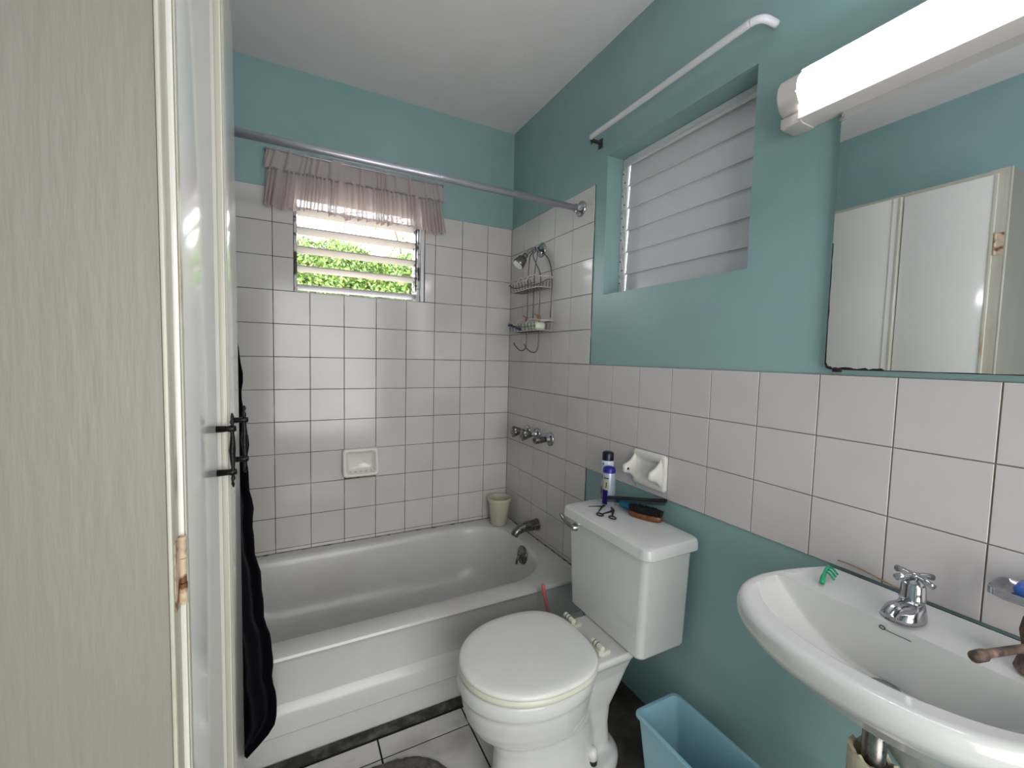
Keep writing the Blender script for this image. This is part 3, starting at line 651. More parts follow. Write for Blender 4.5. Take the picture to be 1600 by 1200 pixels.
loft(bm, [rrect(-0.130, TYc, 0.104, 0.205, 0.03, 0.7325), rrect(-0.130, TYc, 0.113, 0.217, 0.034, 0.730), rrect(-0.130, TYc, 0.118, 0.223, 0.034, 0.736), rrect(-0.130, TYc, 0.116, 0.221, 0.030, 0.758), rrect(-0.130, TYc, 0.1135, 0.2185, 0.029, 0.7645), rrect(-0.130, TYc, 0.109, 0.214, 0.027, 0.7685), rrect(-0.130, TYc, 0.102, 0.207, 0.024, 0.7705), rrect(-0.130, TYc, 0.06, 0.165, 0.01, 0.7706)], cap0=True, cap1=True)
obj('tank_lid', bm, 'china', toi, auto=24)
bm = B(); lathe(bm, [(0, 0.015), (0.006, 0.0145), (0.012, 0.011), (0.018, 0.010), (0.022, 0.006), (0.023, 0)], (-0.227, -1.015, 0.705), (-1, 0, 0), 20)
tube(bm, smooth_path([(-0.243, -1.015, 0.705), (-0.247, -0.990, 0.711), (-0.250, -0.962, 0.722), (-0.252, -0.945, 0.735)], 4), [0.007]*5+[0.0058]*4+[0.007]*4, 10)
obj('flush_lever', bm, 'chrome', toi, smooth=True, label='chrome flush lever')
bm = B(); lathe(bm, [(0, 0.018), (0.022, 0.017), (0.030, 0.013), (0.033, 0)], (-0.318, -1.258, 0.064), (0, 0, 1), 18)
obj('bolt_cap', bm, 'seat', toi, smooth=True, label='white bolt cap')
bm = B(); lathe(bm, [(0, 0.0165), (0.022, 0.0165)], (-0.318, -1.258, 0.043), (0, 0, 1), 18); obj('bolt_washer', bm, 'black', toi, smooth=True)
bm = B(); tube(bm, smooth_path([(-0.10, -1.035, 0.405), (-0.10, -1.035, 0.30), (-0.08, -1.02, 0.22), (0.004, -1.01, 0.20)], 5), 0.008, 10); obj('supply_pipe', bm, 'brown_pipe', toi, smooth=True, label='brown water supply pipe')

# toilet brush
t = thing('toilet_brush', 'pink-handled toilet brush standing between tub and toilet', 'brush', (-0.205, -0.90, 0))
bm = B(); tube(bm, [(-0.258, -0.845, 0.412), (-0.256, -0.847, 0.400), (-0.250, -0.851, 0.36), (-0.235, -0.862, 0.28), (-0.205, -0.886, 0.12)], [0.006, 0.0095, 0.0065, 0.0055, 0.0055], 10); obj('handle', bm, 'pink', t, smooth=True)
bm = B(); lathe(bm, [(0, 0.045), (0.004, 0.048), (0.10, 0.040), (0.10, 0.036), (0.01, 0.042)], (-0.20, -0.89, 0.001), (0, 0, 1), 24); obj('cup', bm, 'pink', t, smooth=True)
bm = B(); lathe(bm, [(0, 0.028), (0.03, 0.034), (0.08, 0.032), (0.10, 0.012)], (-0.202, -0.889, 0.015), (0.0, 0, 1), 24, 12, 0.12, (0.01, 0.09)); obj('bristles', bm, 'can_white', t, smooth=True)

# ------------------------------------------------------------------ things on the tank lid
ZL = 0.7708
def can(name, label, c, r, h, cap_h, capm, body_m, extra):
    t = thing(name, label, 'aerosol can', (c[0], c[1], ZL), 'aerosol cans on the toilet tank')
    bm = B(); lathe(bm, [(0, r*0.90), (0.003, r), (h-cap_h-0.008, r), (h-cap_h, r*0.93)], (c[0], c[1], ZL), seg=32); obj('body', bm, body_m, t, auto=50)
    bm = B()
    if capm == 'royal': lathe(bm, [(h-cap_h, r*0.97), (h-cap_h*0.55, r*0.97), (h-cap_h*0.2, r*0.80), (h-0.002, r*0.45), (h, 0)], (c[0], c[1], ZL), seg=28)
    else: lathe(bm, [(h-cap_h, r*0.96), (h-0.006, r*0.96), (h-0.001, r*0.75), (h, 0)], (c[0], c[1], ZL), seg=28)
    obj('cap', bm, capm, t, auto=55); return t
def wrap(t, name, c, r, a0, a1, z0, z1, m, n=8, slant=0.0):
    bm = B(); g0 = []; g1 = []
    for k in range(n+1):
        a = math.radians(a0+(a1-a0)*k/n); g0.append(bm.verts.new((c[0]+r*math.cos(a), c[1]+r*math.sin(a), ZL+z0))); g1.append(bm.verts.new((c[0]+r*math.cos(a+slant), c[1]+r*math.sin(a+slant), ZL+z1)))
    for k in range(n): bm.faces.new((g0[k], g0[k+1], g1[k+1], g1[k]))
    bmesh.ops.solidify(bm, geom=bm.faces[:], thickness=0.0003)
    return obj(name, bm, m, t)
# view direction to the cans is about 229 deg
c1 = (-0.065, -0.985); t = can('deodorant_can', 'taller white aerosol can with square navy cap, behind the other can', c1, 0.023, 0.196, 0.034, 'navy', 'can_white', 0)
wrap(t, 'dark_stripe', c1, 0.0232, 150, 175, 0.03, 0.11, 'navy', slant=0.3); wrap(t, 'green_mark', c1, 0.0232, 178, 192, 0.146, 0.154, 'green_dot')
wrap(t, 'dark_stripe', c1, 0.0232, 165, 180, 0.01, 0.06, 'ink', slant=-0.3)
c2 = (-0.088, -1.022); t = can('deodorant_can', 'shorter silver aerosol can with domed blue cap and price sticker', c2, 0.0245, 0.150, 0.024, 'royal', 'can_silver', 0)
wrap(t, 'blue_print', c2, 0.0248, 165, 222, 0.008, 0.062, 'royal'); lb = wrap(t, 'price_label', c2, 0.0249, 175, 228, 0.064, 0.102, 'label')
wrap(lb, 'handwriting', c2, 0.0252, 202, 208, 0.070, 0.092, 'ink', 3, 0.1); wrap(lb, 'handwriting', c2, 0.0252, 212, 222, 0.072, 0.0735, 'ink', 3); wrap(lb, 'handwriting', c2, 0.0252, 210, 214, 0.078, 0.090, 'ink', 3, -0.15)
wrap(t, 'dark_script', c2, 0.0249, 180, 222, 0.106, 0.109, 'ink', 5, 0.2)
wrap(t, 'white_print', c2, 0.0249, 165, 205, 0.112, 0.124, 'can_white')
# blue bottle cap lying behind the comb
t = thing('blue_bottle', 'small cyan plastic bottle lying behind the comb', 'bottle', (-0.045, -1.10, ZL))
bm = B(); lathe(bm, [(0, 0.010), (0.004, 0.018), (0.05, 0.0205), (0.082, 0.017), (0.088, 0.0)], (-0.056, -1.055, ZL+0.0205), (0.22, -1, 0), 24); obj('body', bm, 'cyan', t, smooth=True)
bm = B(); lathe(bm, [(-0.016, 0.010), (0.0, 0.010)], (-0.056, -1.055, ZL+0.0205), (0.22, -1, 0), 16); obj('cap', bm, 'navy', t, smooth=True)
# brush
br = thing('hair_brush', 'oval wooden brush with black bristles up on the tank lid', 'brush', (-0.062, -1.195, ZL))
ang = math.atan2(-1, 0.42)
def brp(a, b, z): return Vector((-0.060+a*math.cos(ang)-b*math.sin(ang), -1.185+a*math.sin(ang)+b*math.cos(ang), z))
bm = B(); rings = []
for z, s in ((ZL+0.0003, 0.86), (ZL+0.004, 0.97), (ZL+0.010, 1.0), (ZL+0.016, 0.98), (ZL+0.019, 0.93)):
    rings.append([brp(0.062*s*math.copysign(abs(math.cos(q))**0.8, math.cos(q)), 0.024*s*math.copysign(abs(math.sin(q))**0.8, math.sin(q)), z) for q in [2*PI*k/40 for k in range(40)]])
loft(bm, rings, cap0=True, cap1=True); obj('back', bm, 'wood', br, auto=50)
bm = B()
for i in range(22):
    for j in range(8):
        a = -0.055+0.11*i/21; b = -0.018+0.036*j/7
        if (a/0.06)**2+(b/0.0215)**2 > 1: continue
        p0 = brp(a, b, ZL+0.018); p1 = brp(a*1.04+random.uniform(-.001, .001), b*1.1+random.uniform(-.001, .001), ZL+0.038+random.uniform(-.001, .001)); tube(bm, [p0, p1], [0.0022, 0.0026], 5)
obj('bristles', bm, 'bristle', br, kind='stuff')
# comb
cb = thing('comb', 'black plastic comb lying across the wooden brush', 'comb', (-0.06, -1.12, ZL))
d0 = Vector((-0.118, -1.048, 0.806)); d1 = Vector((-0.010, -1.232, 0.8345)); dv = (d1-d0); L_ = dv.length; dv.normalize(); sd_ = Vector((dv.y, -dv.x, 0)).normalized()
if sd_.x > 0: sd_ = -sd_
sd_ = (sd_+Vector((0, 0, -0.40))-dv*(dv.dot(sd_+Vector((0, 0, -0.40))))).normalized()
upv = dv.cross(sd_).normalized()
if upv.z < 0: upv = -upv
mxc = Matrix(((dv.x, sd_.x, upv.x, d0.x), (dv.y, sd_.y, upv.y, d0.y), (dv.z, sd_.z, upv.z, d0.z), (0, 0, 0, 1)))
bm = B(); prism(bm, [(0, 0.0), (0.004, -0.014), (L_-0.004, -0.014), (L_, -0.010), (L_, 0.0)], mxc, 0.004); obj('spine', bm, 'comb', cb)
bm = B()
for k in range(60):
    x = 0.004+(L_-0.008)*k/59; wd = 0.0011 if k < 35 else 0.0016
    prism(bm, [(x-wd/2*1.2, 0), (x+wd/2*1.2, 0), (x+wd*0.3, 0.021), (x-wd*0.3, 0.021)], mxc @ Matrix.Translation((0, -0.0005, 0.0006)), 0.0026)
obj('teeth', bm, 'comb', cb)
# scissors
sc = thing('scissors', 'steel scissors whose black finger loops rest on the tank lid before the comb', 'scissors', (-0.17, -1.08, ZL))
pv = Vector((-0.135, -1.062, ZL+0.004))
def flat(pts, wds, th, z):
    bm = B(); ring = []
    for (p, q, w0, w1) in zip(pts, pts[1:], wds, wds[1:]):
        p = Vector((*p, 0)); q = Vector((*q, 0)); d = (q-p).normalized(); n = Vector((-d.y, d.x, 0))
        vs = [p+n*w0, q+n*w1, q-n*w1, p-n*w0]; a = [bm.verts.new((v.x, v.y, z)) for v in vs]; b = [bm.verts.new((v.x, v.y, z+th)) for v in vs]
        bm.faces.new(a); bm.faces.new(b)
        for k in range(4): bm.faces.new((a[k], a[(k+1) % 4], b[(k+1) % 4], b[k]))
    return bm
for (tip, mid, hd_, z, c) in (((-0.100, -1.065), (-0.125, -1.085), (-0.172, -1.093), ZL+0.0005, (-0.187, -1.096)), ((-0.104, -1.060), (-0.122, -1.090), (-0.158, -1.128), ZL+0.0032, (-0.170, -1.142))):
    obj('blade', flat([tip, mid, hd_], [0.0030, 0.005, 0.0024], 0.0025, z), 'steel', sc)
    bm = B(); tube(bm, [(c[0]+0.010*math.cos(a), c[1]+0.014*math.sin(a), z+0.002) for a in [i*PI/10 for i in range(20)]], 0.0024, 8, closed=True); obj('finger_loop', bm, 'comb', sc, smooth=True)
bm = B(); lathe(bm, [(0, 0.003), (0.007, 0.003), (0.008, 0)], (-0.124, -1.0875, ZL), seg=12); obj('pivot_screw', bm, 'steel', sc, smooth=True)
tz = thing('nail_scissors', 'open pointed steel nail scissors at the foot of the aerosol cans', 'scissors', (-0.13, -1.04, ZL))
for (tip, mid, hd_, z) in (((-0.172, -1.010), (-0.135, -1.024), (-0.112, -1.034), ZL+0.0005), ((-0.180, -1.080), (-0.145, -1.050), (-0.112, -1.030), ZL+0.0032)):
    obj('blade', flat([tip, mid, hd_], [0.0008, 0.0036, 0.0030], 0.0025, z), 'steel', tz)
bm = B(); lathe(bm, [(0, 0.003), (0.007, 0.003), (0.008, 0)], (-0.117, -1.032, ZL), seg=12); obj('pivot_screw', bm, 'steel', tz, smooth=True)
# ------------------------------------------------------------------ ceramic paper holder (right wall) and soap dish (back wall)
t = thing('paper_roll_holder', 'cream ceramic toilet paper holder with two horns on right wall tiles', 'paper holder', (0, -1.137, 0.865))
HY0, HY1, HZ0, HZ1 = -1.220, -1.058, 0.860, 0.992
hy, hz, chy, chz = (HY1-HY0)/2, (HZ1-HZ0)/2, (HY0+HY1)/2, (HZ0+HZ1)/2
def hring(s, x, r=0.016): return [(x, p[0], p[1]) for p in rrect(chy, chz, hy-s, hz-s, r, 0)]
bm = B()
loft(bm, [hring(0.0, -0.0003), hring(0, -0.006), hring(0.003, -0.011), hring(0.010, -0.0135), hring(0.022, -0.013, 0.012), hring(0.028, -0.009, 0.012), hring(0.036, -0.0015, 0.01), hring(0.045, -0.001, 0.01)], cap0=True, cap1=True)
plate = obj('plate', bm, 'cream_china', t, auto=60)
for yb, s in ((HY1-0.016, 1), (HY0+0.020, -1)):
    bm = B(); rings = []
    for (x, zc, rz, ry) in ((-0.008, 0.928, 0.052, 0.010), (-0.015, 0.928, 0.046, 0.0105), (-0.025, 0.926, 0.034, 0.011), (-0.038, 0.924, 0.024, 0.0115), (-0.052, 0.923, 0.019, 0.0115), (-0.062, 0.922, 0.016, 0.0105), (-0.067, 0.922, 0.010, 0.007)):
        rings.append([(x, yb+ry*math.cos(a), zc+rz*math.sin(a)) for a in [2*PI*k/20 for k in range(20)]])
    loft(bm, rings, cap0=True, cap1=True); hn = obj('horn', bm, 'cream_china', t, smooth=True)
    bm = B(); lathe(bm, [(0, 0.005), (0.0006, 0.0048), (0.0007, 0)], (-0.054, yb-0.0118, 0.922), (0, -1, 0), 12)
    if s == 1: obj('socket_hole', bm, 'black', hn)
    else: bm.free()
t = thing('soap_dish', 'cream ceramic soap dish set in the back wall tiles above the tub', 'soap dish', (-0.838, 0, 0.70))
SX0, SX1, SZ0, SZ1 = -0.926, -0.752, 0.705, 0.845
sx, sz, cxs, czs = (SX1-SX0)/2, (SZ1-SZ0)/2, (SX0+SX1)/2, (SZ0+SZ1)/2
def sring2(s, y, r=0.016, dz=0, sb=None):
    return [(p[0], y, p[1]+dz) for p in rrect(cxs, czs, sx-s, sz-s, r, 0)]
bm = B()
loft(bm, [sring2(0.004, 0.005), sring2(0.002, -0.008), sring2(0.0, -0.020), sring2(0.001, -0.030), sring2(0.005, -0.035), sring2(0.011, -0.036, 0.012), sring2(0.016, -0.033, 0.012), sring2(0.021, -0.024, 0.012), sring2(0.027, -0.006, 0.010), sring2(0.036, 0.001, 0.010)], cap0=True, cap1=True)
for v in bm.verts:                                            # lower lip stands further out than the top
    f = (czs-v.co.z)/sz
    if v.co.y < -0.012: v.co.y += -0.012*f
dish = obj('dish', bm, 'cream_china', t, auto=60)
for k in range(5):
    x = cxs-0.05+0.025*k
    bm = B(); tube(bm, [(x, -0.020, SZ0+0.022), (x, -0.040, SZ0+0.019)], [0.003, 0.0035], 8); obj('ridge', bm, 'cream_china', dish, smooth=True)

# ------------------------------------------------------------------ pail on the tub corner
t = thing('small_pail', 'cream plastic cup-shaped pail on the tub rim corner', 'bucket', (-0.094, -0.100, 0.364))
bm = B(); o = (-0.094, -0.100, 0.3645)
lathe(bm, [(0, 0.044), (0.003, 0.047), (0.135, 0.062), (0.137, 0.068), (0.150, 0.069), (0.155, 0.067), (0.154, 0.063), (0.14, 0.060), (0.006, 0.044), (0.006, 0)], o, seg=40); obj('body', bm, 'pail', t, auto=60)
# ------------------------------------------------------------------ bin
t = thing('waste_bin', 'pale blue rectangular plastic bin on floor by the teal wall', 'bin', (-0.17, -1.53, 0.002))
bx, by = -0.172, -1.533
def bring(hx, hy, z, r): return rrect(bx, by, hx, hy, r, z, 5)
bm = B()
loft(bm, [bring(0.062, 0.130, 0.03, 0.02), bring(0.080, 0.160, 0.268, 0.02), bring(0.080, 0.160, 0.272, 0.02), bring(0.088, 0.168, 0.272, 0.022), bring(0.088, 0.168, 0.279, 0.022), bring(0.084, 0.164, 0.281, 0.02), bring(0.077, 0.157, 0.280, 0.018), bring(0.076, 0.156, 0.27, 0.018), bring(0.059, 0.127, 0.034, 0.018)], cap0=True, cap1=True)
obj('body', bm, 'bin', t, auto=45)

# ------------------------------------------------------------------ basin
bas = thing('wash_basin', 'white oval wall-hung wash basin under the mirror', 'wash basin', (-0.2, -1.92, 0.68))
BY = -1.92; BZ = 0.838
def outer(s, z, sx_=1.0):
    pts = []
    for k in range(80):
        a = 2*PI*k/80; c, sn = math.cos(a), math.sin(a)
        if c <= 0:
            x = -0.20-0.212*sx_*abs(c)**(2/2.3)+s*abs(c); y = math.copysign((0.245-s)*abs(sn)**(2/2.3), sn)
        else:
            cc = min(1, 1.0*c/max(abs(c), abs(sn))) if True else c
            ss = sn/max(abs(c), abs(sn))
            hx = (0.19-s*0.2); x = -0.20+hx*min(1.0, cc); hw = 0.245-s-0.045*min(1, cc)**1.5
            y = hw*ss
            rr_ = 0.0
        pts.append((x, BY+y, z))
    return pts
def inner(s, z, f=1.0, yb=0.0):
    pts = []
    for k in range(80):
        a = 2*PI*k/80; c, sn = math.cos(a), math.sin(a)
        if c <= 0: x = -0.235-(0.128-s)*f*abs(c)**(2/2.3); y = math.copysign((0.205-s*1.3)*f*abs(sn)**(2/2.3), sn)
        else: x = -0.235+(0.098-s*0.8)*f*abs(c)**(2/3.6); y = math.copysign((0.205-s*1.3)*f*abs(sn)**(2/2.5), sn)
        pts.append((x, BY+y, z))
    return pts
bm = B()
def mixr(a, b, t): return [tuple(Vector(p).lerp(Vector(q), t)) for p, q in zip(a, b)]
drain_ring = [(-0.20+0.04*math.cos(2*PI*k/80), BY+0.04*math.sin(2*PI*k/80), 0.665) for k in range(80)]
def bowl(k):
    xb = -0.150+0.006*k; xf = -0.354+0.152*k; hw = 0.204*(1-k)**0.85+0.030; zz = BZ-0.006-0.118*math.sin(k*PI/2)
    xc = xb-0.020*(1-0.2*k); pts = []
    for q in range(80):
        a = 2*PI*q/80; c, sn = math.cos(a), math.sin(a)
        if c <= 0: x = xc-(xc-xf)*abs(c)**(2/2.1); y = math.copysign(hw*abs(sn)**(2/2.1), sn)
        else: x = xc+(xb-xc)*abs(c)**(2/7.0); y = math.copysign(hw*abs(sn)**(2/7.0), sn)
        pts.append((x, BY+y*(1.0 if k else 0.985), zz))
    return pts
def shrink(f, z): return [(-0.20+(p[0]+0.20)*f, BY+(p[1]-BY)*f, z) for p in outer(0.045, z, 0.88)]
rings = [shrink(0.18, 0.668), shrink(0.30, 0.672), shrink(0.55, 0.690), shrink(0.82, 0.718), shrink(1.0, 0.748), outer(0.020, 0.776, 0.97), outer(0.006, 0.799), outer(0.0, 0.815), outer(0.001, 0.828), outer(0.006, 0.836), outer(0.014, BZ+0.001), outer(0.024, BZ-0.0005),
         mixr(outer(0.024, BZ-0.001), bowl(0), 0.86)]
rings += [bowl(k) for k in (0.0, 0.03, 0.08, 0.15, 0.25, 0.36, 0.48, 0.60, 0.72, 0.84, 0.93, 1.0)]
loft(bm, rings, cap0=True, cap1=True)
obj('basin_shell', bm, 'china', bas, auto=44)
bm = B(); lathe(bm, [(0, 0.027), (0.003, 0.0265), (0.004, 0.020), (0.001, 0.016), (0.001, 0)], (-0.173, BY+0.010, BZ-0.1236), seg=28); obj('waste_ring', bm, 'chrome', bas, smooth=True, label='chrome waste ring')
bm = B(); box(bm, -0.0145, 0.0055, -2.115, -1.728, 0.80, BZ-0.004, 0.002); obj('back_strip', bm, 'sealant', bas, label='dark strip behind the basin')  # dark strip filling the gap between basin and wall
# maker's emblem: small roundel and underline printed on the inner back slope
def onslope(u, v):
    zz = 0.821-v; k = 2/PI*math.asin(max(0, min(1, (BZ-0.006-zz)/0.118))); return Vector((-0.1508+0.006*k, BY+0.030-u, zz))
bm = B(); tube(bm, [onslope(0.0045*math.cos(a)+0.002, 0.0035*math.sin(a)+0.002) for a in [k*PI/5 for k in range(10)]], 0.0009, 5, closed=True); obj('emblem', bm, 'ink', bas, label='small dark round maker emblem')
bm = B(); tube(bm, [onslope(0.007, 0.004), onslope(0.045, 0.004)], 0.0006, 5); obj('emblem_line', bm, 'ink', bas)
# left tap
def tap(name, label, x, y, m):
    t = thing(name, label, 'faucet', (x, y, BZ))
    bm = B(); rings = []
    for (dx, z, hx, hy_) in ((-0.008, 0.0, 0.040, 0.024), (-0.008, 0.008, 0.040, 0.024), (-0.004, 0.022, 0.030, 0.021), (0.0, 0.036, 0.020, 0.018)):
        rings.append([(x+dx+hx*math.cos(a), y+hy_*math.sin(a), BZ+z) for a in [2*PI*k/24 for k in range(24)]])
    loft(bm, rings, cap0=True, cap1=True); obj('base', bm, m, t, smooth=True)
    bm = B(); tube(bm, smooth_path([(x-0.012, y, BZ+0.022), (x-0.040, y, BZ+0.030), (x-0.068, y+0.004, BZ+0.031), (x-0.084, y+0.006, BZ+0.020)], 4), [0.015]*5+[0.0135]*4+[0.0125]*4, 14); obj('spout', bm, m, t, smooth=True)
    bm = B(); lathe(bm, [(0.034, 0.019), (0.038, 0.021), (0.042, 0.020), (0.066, 0.0185), (0.074, 0.015), (0.077, 0.007), (0.082, 0.006)], (x, y, BZ), seg=24, flute=8, fl=0.04, frange=(0.041, 0.068)); obj('bonnet', bm, m, t, smooth=True)
    bm = B(); c = Vector((x, y, BZ+0.084)); lathe(bm, [(-0.006, 0.009), (0.004, 0.008), (0.006, 0)], c, seg=14)
    for a in (-0.45, -0.45+PI/2):
        d = Vector((math.cos(a), math.sin(a), 0)); tube(bm, [c-d*0.036+Vector((0, 0, -0.004)), c-d*0.02, c, c+d*0.02, c+d*0.036+Vector((0, 0, -0.004))], [0.0062, 0.0046, 0.004, 0.0046, 0.0062], 10)
    obj('cross_handle', bm, m, t, smooth=True); return t
tap('basin_tap', 'chrome cross-handle tap on the back ledge of the basin', -0.098, -1.915, 'chrome')
t = thing('old_spigot', 'rusty corroded tap spout over the right end of the basin', 'faucet', (-0.10, -2.075, BZ))
bm = B(); lathe(bm, [(0, 0.024), (0.015, 0.021), (0.03, 0.016), (0.062, 0.021), (0.085, 0.018), (0.092, 0.0)], (-0.108, -2.074, BZ-0.0005), seg=12, flute=5, fl=0.08, frange=(0, 0.09)); obj('body', bm, 'rust', t)
bm = B(); tube(bm, [(-0.118, -2.071, 0.882), (-0.16, -2.060, 0.885), (-0.215, -2.044, 0.885), (-0.222, -2.042, 0.884), (-0.240, -2.037, 0.883)], [0.0075, 0.0062, 0.0066, 0.009, 0.0085], 10); obj('spout', bm, 'rust', t, smooth=True)
# green clip
t = thing('hair_clip', 'green plastic hair clip on the left back corner of the basin', 'hair clip', (-0.09, -1.765, BZ))
bm = B(); tube(bm, smooth_path([(-0.122, -1.771, BZ+0.004), (-0.098, -1.762, BZ+0.009), (-0.066, -1.752, BZ+0.013), (-0.048, -1.748, BZ+0.014)], 4), [0.0052]*5+[0.004]*8, 8); obj('spine', bm, 'green_clip', t, smooth=True)
for k, (xx, yy) in enumerate(((-0.082, -1.757), (-0.064, -1.752), (-0.048, -1.748))):
    bm = B(); tube(bm, smooth_path([(xx, yy, BZ+0.012), (xx-0.004, yy-0.010, BZ+0.015), (xx-0.006, yy-0.022, BZ+0.006)], 4), 0.0024, 6); obj('tooth', bm, 'green_clip', t, smooth=True)
# waste pipe
t = thing('basin_waste_pipe', 'chrome waste pipe dropping into a broken cream collar under the basin', 'pipe', (-0.19, -1.915, 0.002))
bm = B(); tube(bm, [(-0.200, -1.912, 0.668), (-0.200, -1.912, 0.50)], 0.0185, 20); obj('tail_pipe', bm, 'dull_chrome', t, smooth=True)
bm = B(); tube(bm, [(-0.200, -1.912, 0.664), (-0.200, -1.912, 0.652)], 0.0215, 20); obj('nut', bm, 'black', t, smooth=True)
bm = B(); n = 28
ot = [(-0.2+0.038*math.cos(2*PI*k/n), -1.912+0.038*math.sin(2*PI*k/n), 0.595+0.012*noise.noise((k*0.9, 0, 0))+0.010*math.cos(2*PI*k/n-2.2)) for k in range(n)]
it = [(-0.2+(p[0]+0.2)*0.80, -1.912+(p[1]+1.912)*0.80, p[2]-0.002) for p in ot]
loft(bm, [[(p[0], p[1], 0.42) for p in ot], ot, it, [(p[0], p[1], 0.44) for p in it]], cap0=True); cl = obj('collar', bm, 'pvc', t, auto=40, label='broken cream plastic collar')
bm = B(); tube(bm, smooth_path([(-0.2, -1.912, 0.46), (-0.2, -1.912, 0.40), (-0.17, -1.912, 0.34), (-0.10, -1.912, 0.32), (0.005, -1.912, 0.32)], 5), 0.026, 18); obj('elbow_pipe', bm, 'pvc', t, smooth=True)
bm = B(); rings = []
for (s, x) in ((1.0, 0.0055), (0.9, -0.002), (0.6, -0.010)):
    rings.append([(x, -1.895+s*(0.052+0.014*noise.noise((math.cos(a)*1.5, math.sin(a)*1.5, 2)))*math.cos(a), 0.545+s*(0.085+0.02*noise.noise((math.cos(a)*1.5, math.sin(a)*1.5, 5)))*math.sin(a)) for a in [2*PI*k/36 for k in range(36)]])
loft(bm, rings, cap1=True); obj('plaster_patch', bm, 'patch', wall_right, auto=60, label='rough grey plaster patch')
bm = B(); tube(bm, smooth_path([(-0.001, -1.745, 0.856), (-0.004, -1.765, 0.858), (-0.005, -1.80, 0.856), (-0.004, -1.845, 0.848), (-0.003, -1.875, 0.845), (-0.003, -1.888, 0.846)], 5), 0.0013, 6)
tag(obj('string', bm, 'twine', smooth=True), 'thin brown string on the tiles just above the basin back', 'string')
# chrome wall dish with blue soap
t = thing('chrome_soap_dish', 'chrome wall soap dish at the right edge above the basin', 'soap dish', (-0.04, -2.07, 0.92))
bm = B(); c = (-0.040, -2.075)
loft(bm, [rrect(c[0], c[1], 0.030, 0.062, 0.012, 0.9235), rrect(c[0], c[1], 0.040, 0.072, 0.014, 0.930), rrect(c[0], c[1], 0.0405, 0.0725, 0.014, 0.941), rrect(c[0], c[1], 0.038, 0.070, 0.013, 0.9415), rrect(c[0], c[1], 0.030, 0.062, 0.010, 0.933)], cap0=True, cap1=True)
obj('tray', bm, 'chrome', t, auto=50)
bm = B(); box(bm, -0.012, -0.0004, -2.10, -2.05, 0.925, 0.965, 0.004); obj('wall_plate', bm, 'chrome', t, auto=50)
bm = B(); box(bm, -0.066, -0.016, -2.125, -2.030, 0.9335, 0.957, 0.011, 4); tag(obj('soap_bar', bm, 'blue_soap', auto=60), 'blue soap bar in the chrome wall dish', 'soap')

# ------------------------------------------------------------------ mirror
t = thing('wall_mirror', 'frameless wall mirror with blackened lower corner above the basin', 'mirror', (0, -2.0, 1.305))
MY0, MY1, MZ0, MZ1 = -2.30, -1.690, 1.309, 1.916
bm = B(); loft(bm, [[(x, p[0], p[1]) for p in rrect((MY0+MY1)/2, (MZ0+MZ1)/2, (MY1-MY0)/2-s, (MZ1-MZ0)/2-s, 0.014, 0, 5)] for x, s in ((0.0055, 0), (-0.0088, 0), (-0.0095, 0.0006))], cap0=True, cap1=True)
gl = obj('glass', bm, 'mirror', t)
bm = B()                                                       # blackened rim of old silvering
rim = [(MY1-0.0005, MZ0+0.30), (MY1-0.0005, MZ0+0.014), (MY1-0.004, MZ0+0.004), (MY1-0.014, MZ0+0.0005), (MY1-0.12, MZ0+0.0005), (MY1-0.50, MZ0+0.0005)]
ins_ = [(MY1-0.0018, MZ0+0.30), (MY1-0.0025, MZ0+0.016), (MY1-0.0065, MZ0+0.0075), (MY1-0.016, MZ0+0.005), (MY1-0.12, MZ0+0.0022), (MY1-0.50, MZ0+0.0016)]
def dens(P, n):
    out = []
    for a, b in zip(P, P[1:]):
        for k in range(n): out.append((a[0]+(b[0]-a[0])*k/n, a[1]+(b[1]-a[1])*k/n))
    return out+[P[-1]]
R0 = dens(rim, 14); I0 = dens(ins_, 14); va = []; vb = []
for k, (a, b) in enumerate(zip(R0, I0)):
    j = max(0, 0.007*noise.noise((k*0.7, 4, 0))+0.0022)*(1 if 12 < k < 56 else 0.25); d = Vector((b[0]-a[0], b[1]-a[1])).normalized()
    va.append(bm.verts.new((-0.00975, a[0], a[1]))); vb.append(bm.verts.new((-0.00975, b[0]+d[0]*j, b[1]+d[1]*j)))
for k in range(len(va)-1): bm.faces.new((va[k], va[k+1], vb[k+1], vb[k]))
obj('black_edge', bm, 'mirror_edge', t, label='blackened mirror edge')
for (y, z) in ((MY1-0.006, MZ1-0.022), (MY1-0.028, MZ0-0.0)):
    bm = B(); box(bm, -0.0125, 0.0055, y-0.004, y+0.010, z-0.005, z+0.005, 0.002); obj('clip', bm, 'clear' if z > 1.5 else 'mirror_edge', t, auto=40)

# ------------------------------------------------------------------ lamp
t = thing('mirror_light', 'lit white tube light fixture above the mirror', 'lamp', (-0.03, -1.92, 1.91))
LY0, LY1 = -2.27, -1.572
def lprof(s=0.0, dx=0.0):
    pts = [(0.0055, 2.036+s), (-0.020, 2.037+s)]
    for k in range(9):
        a = PI/2*(1-k/8*2); pts.append((-0.030-(0.046+s)*math.cos(a), 1.9855+(0.046+s)*math.sin(a)))
    pts += [(-0.052, 1.934), (-0.052, 1.912-s), (-0.040, 1.909-s), (0.0055, 1.909-s)]
    return pts
bm = B(); pr = [(0.0055, 2.034), (-0.048, 2.036), (-0.054, 2.031), (-0.052, 2.022), (-0.022, 2.019), (-0.022, 1.946), (-0.030, 1.944), (-0.054, 1.936), (-0.056, 1.916), (-0.045, 1.911), (0.0055, 1.911)]
loft(bm, [[(x, y, z) for x, z in pr] for y in (LY0+0.05, LY1-0.045)], cap0=True, cap1=True); obj('housing', bm, 'lamp_white', t, auto=30)
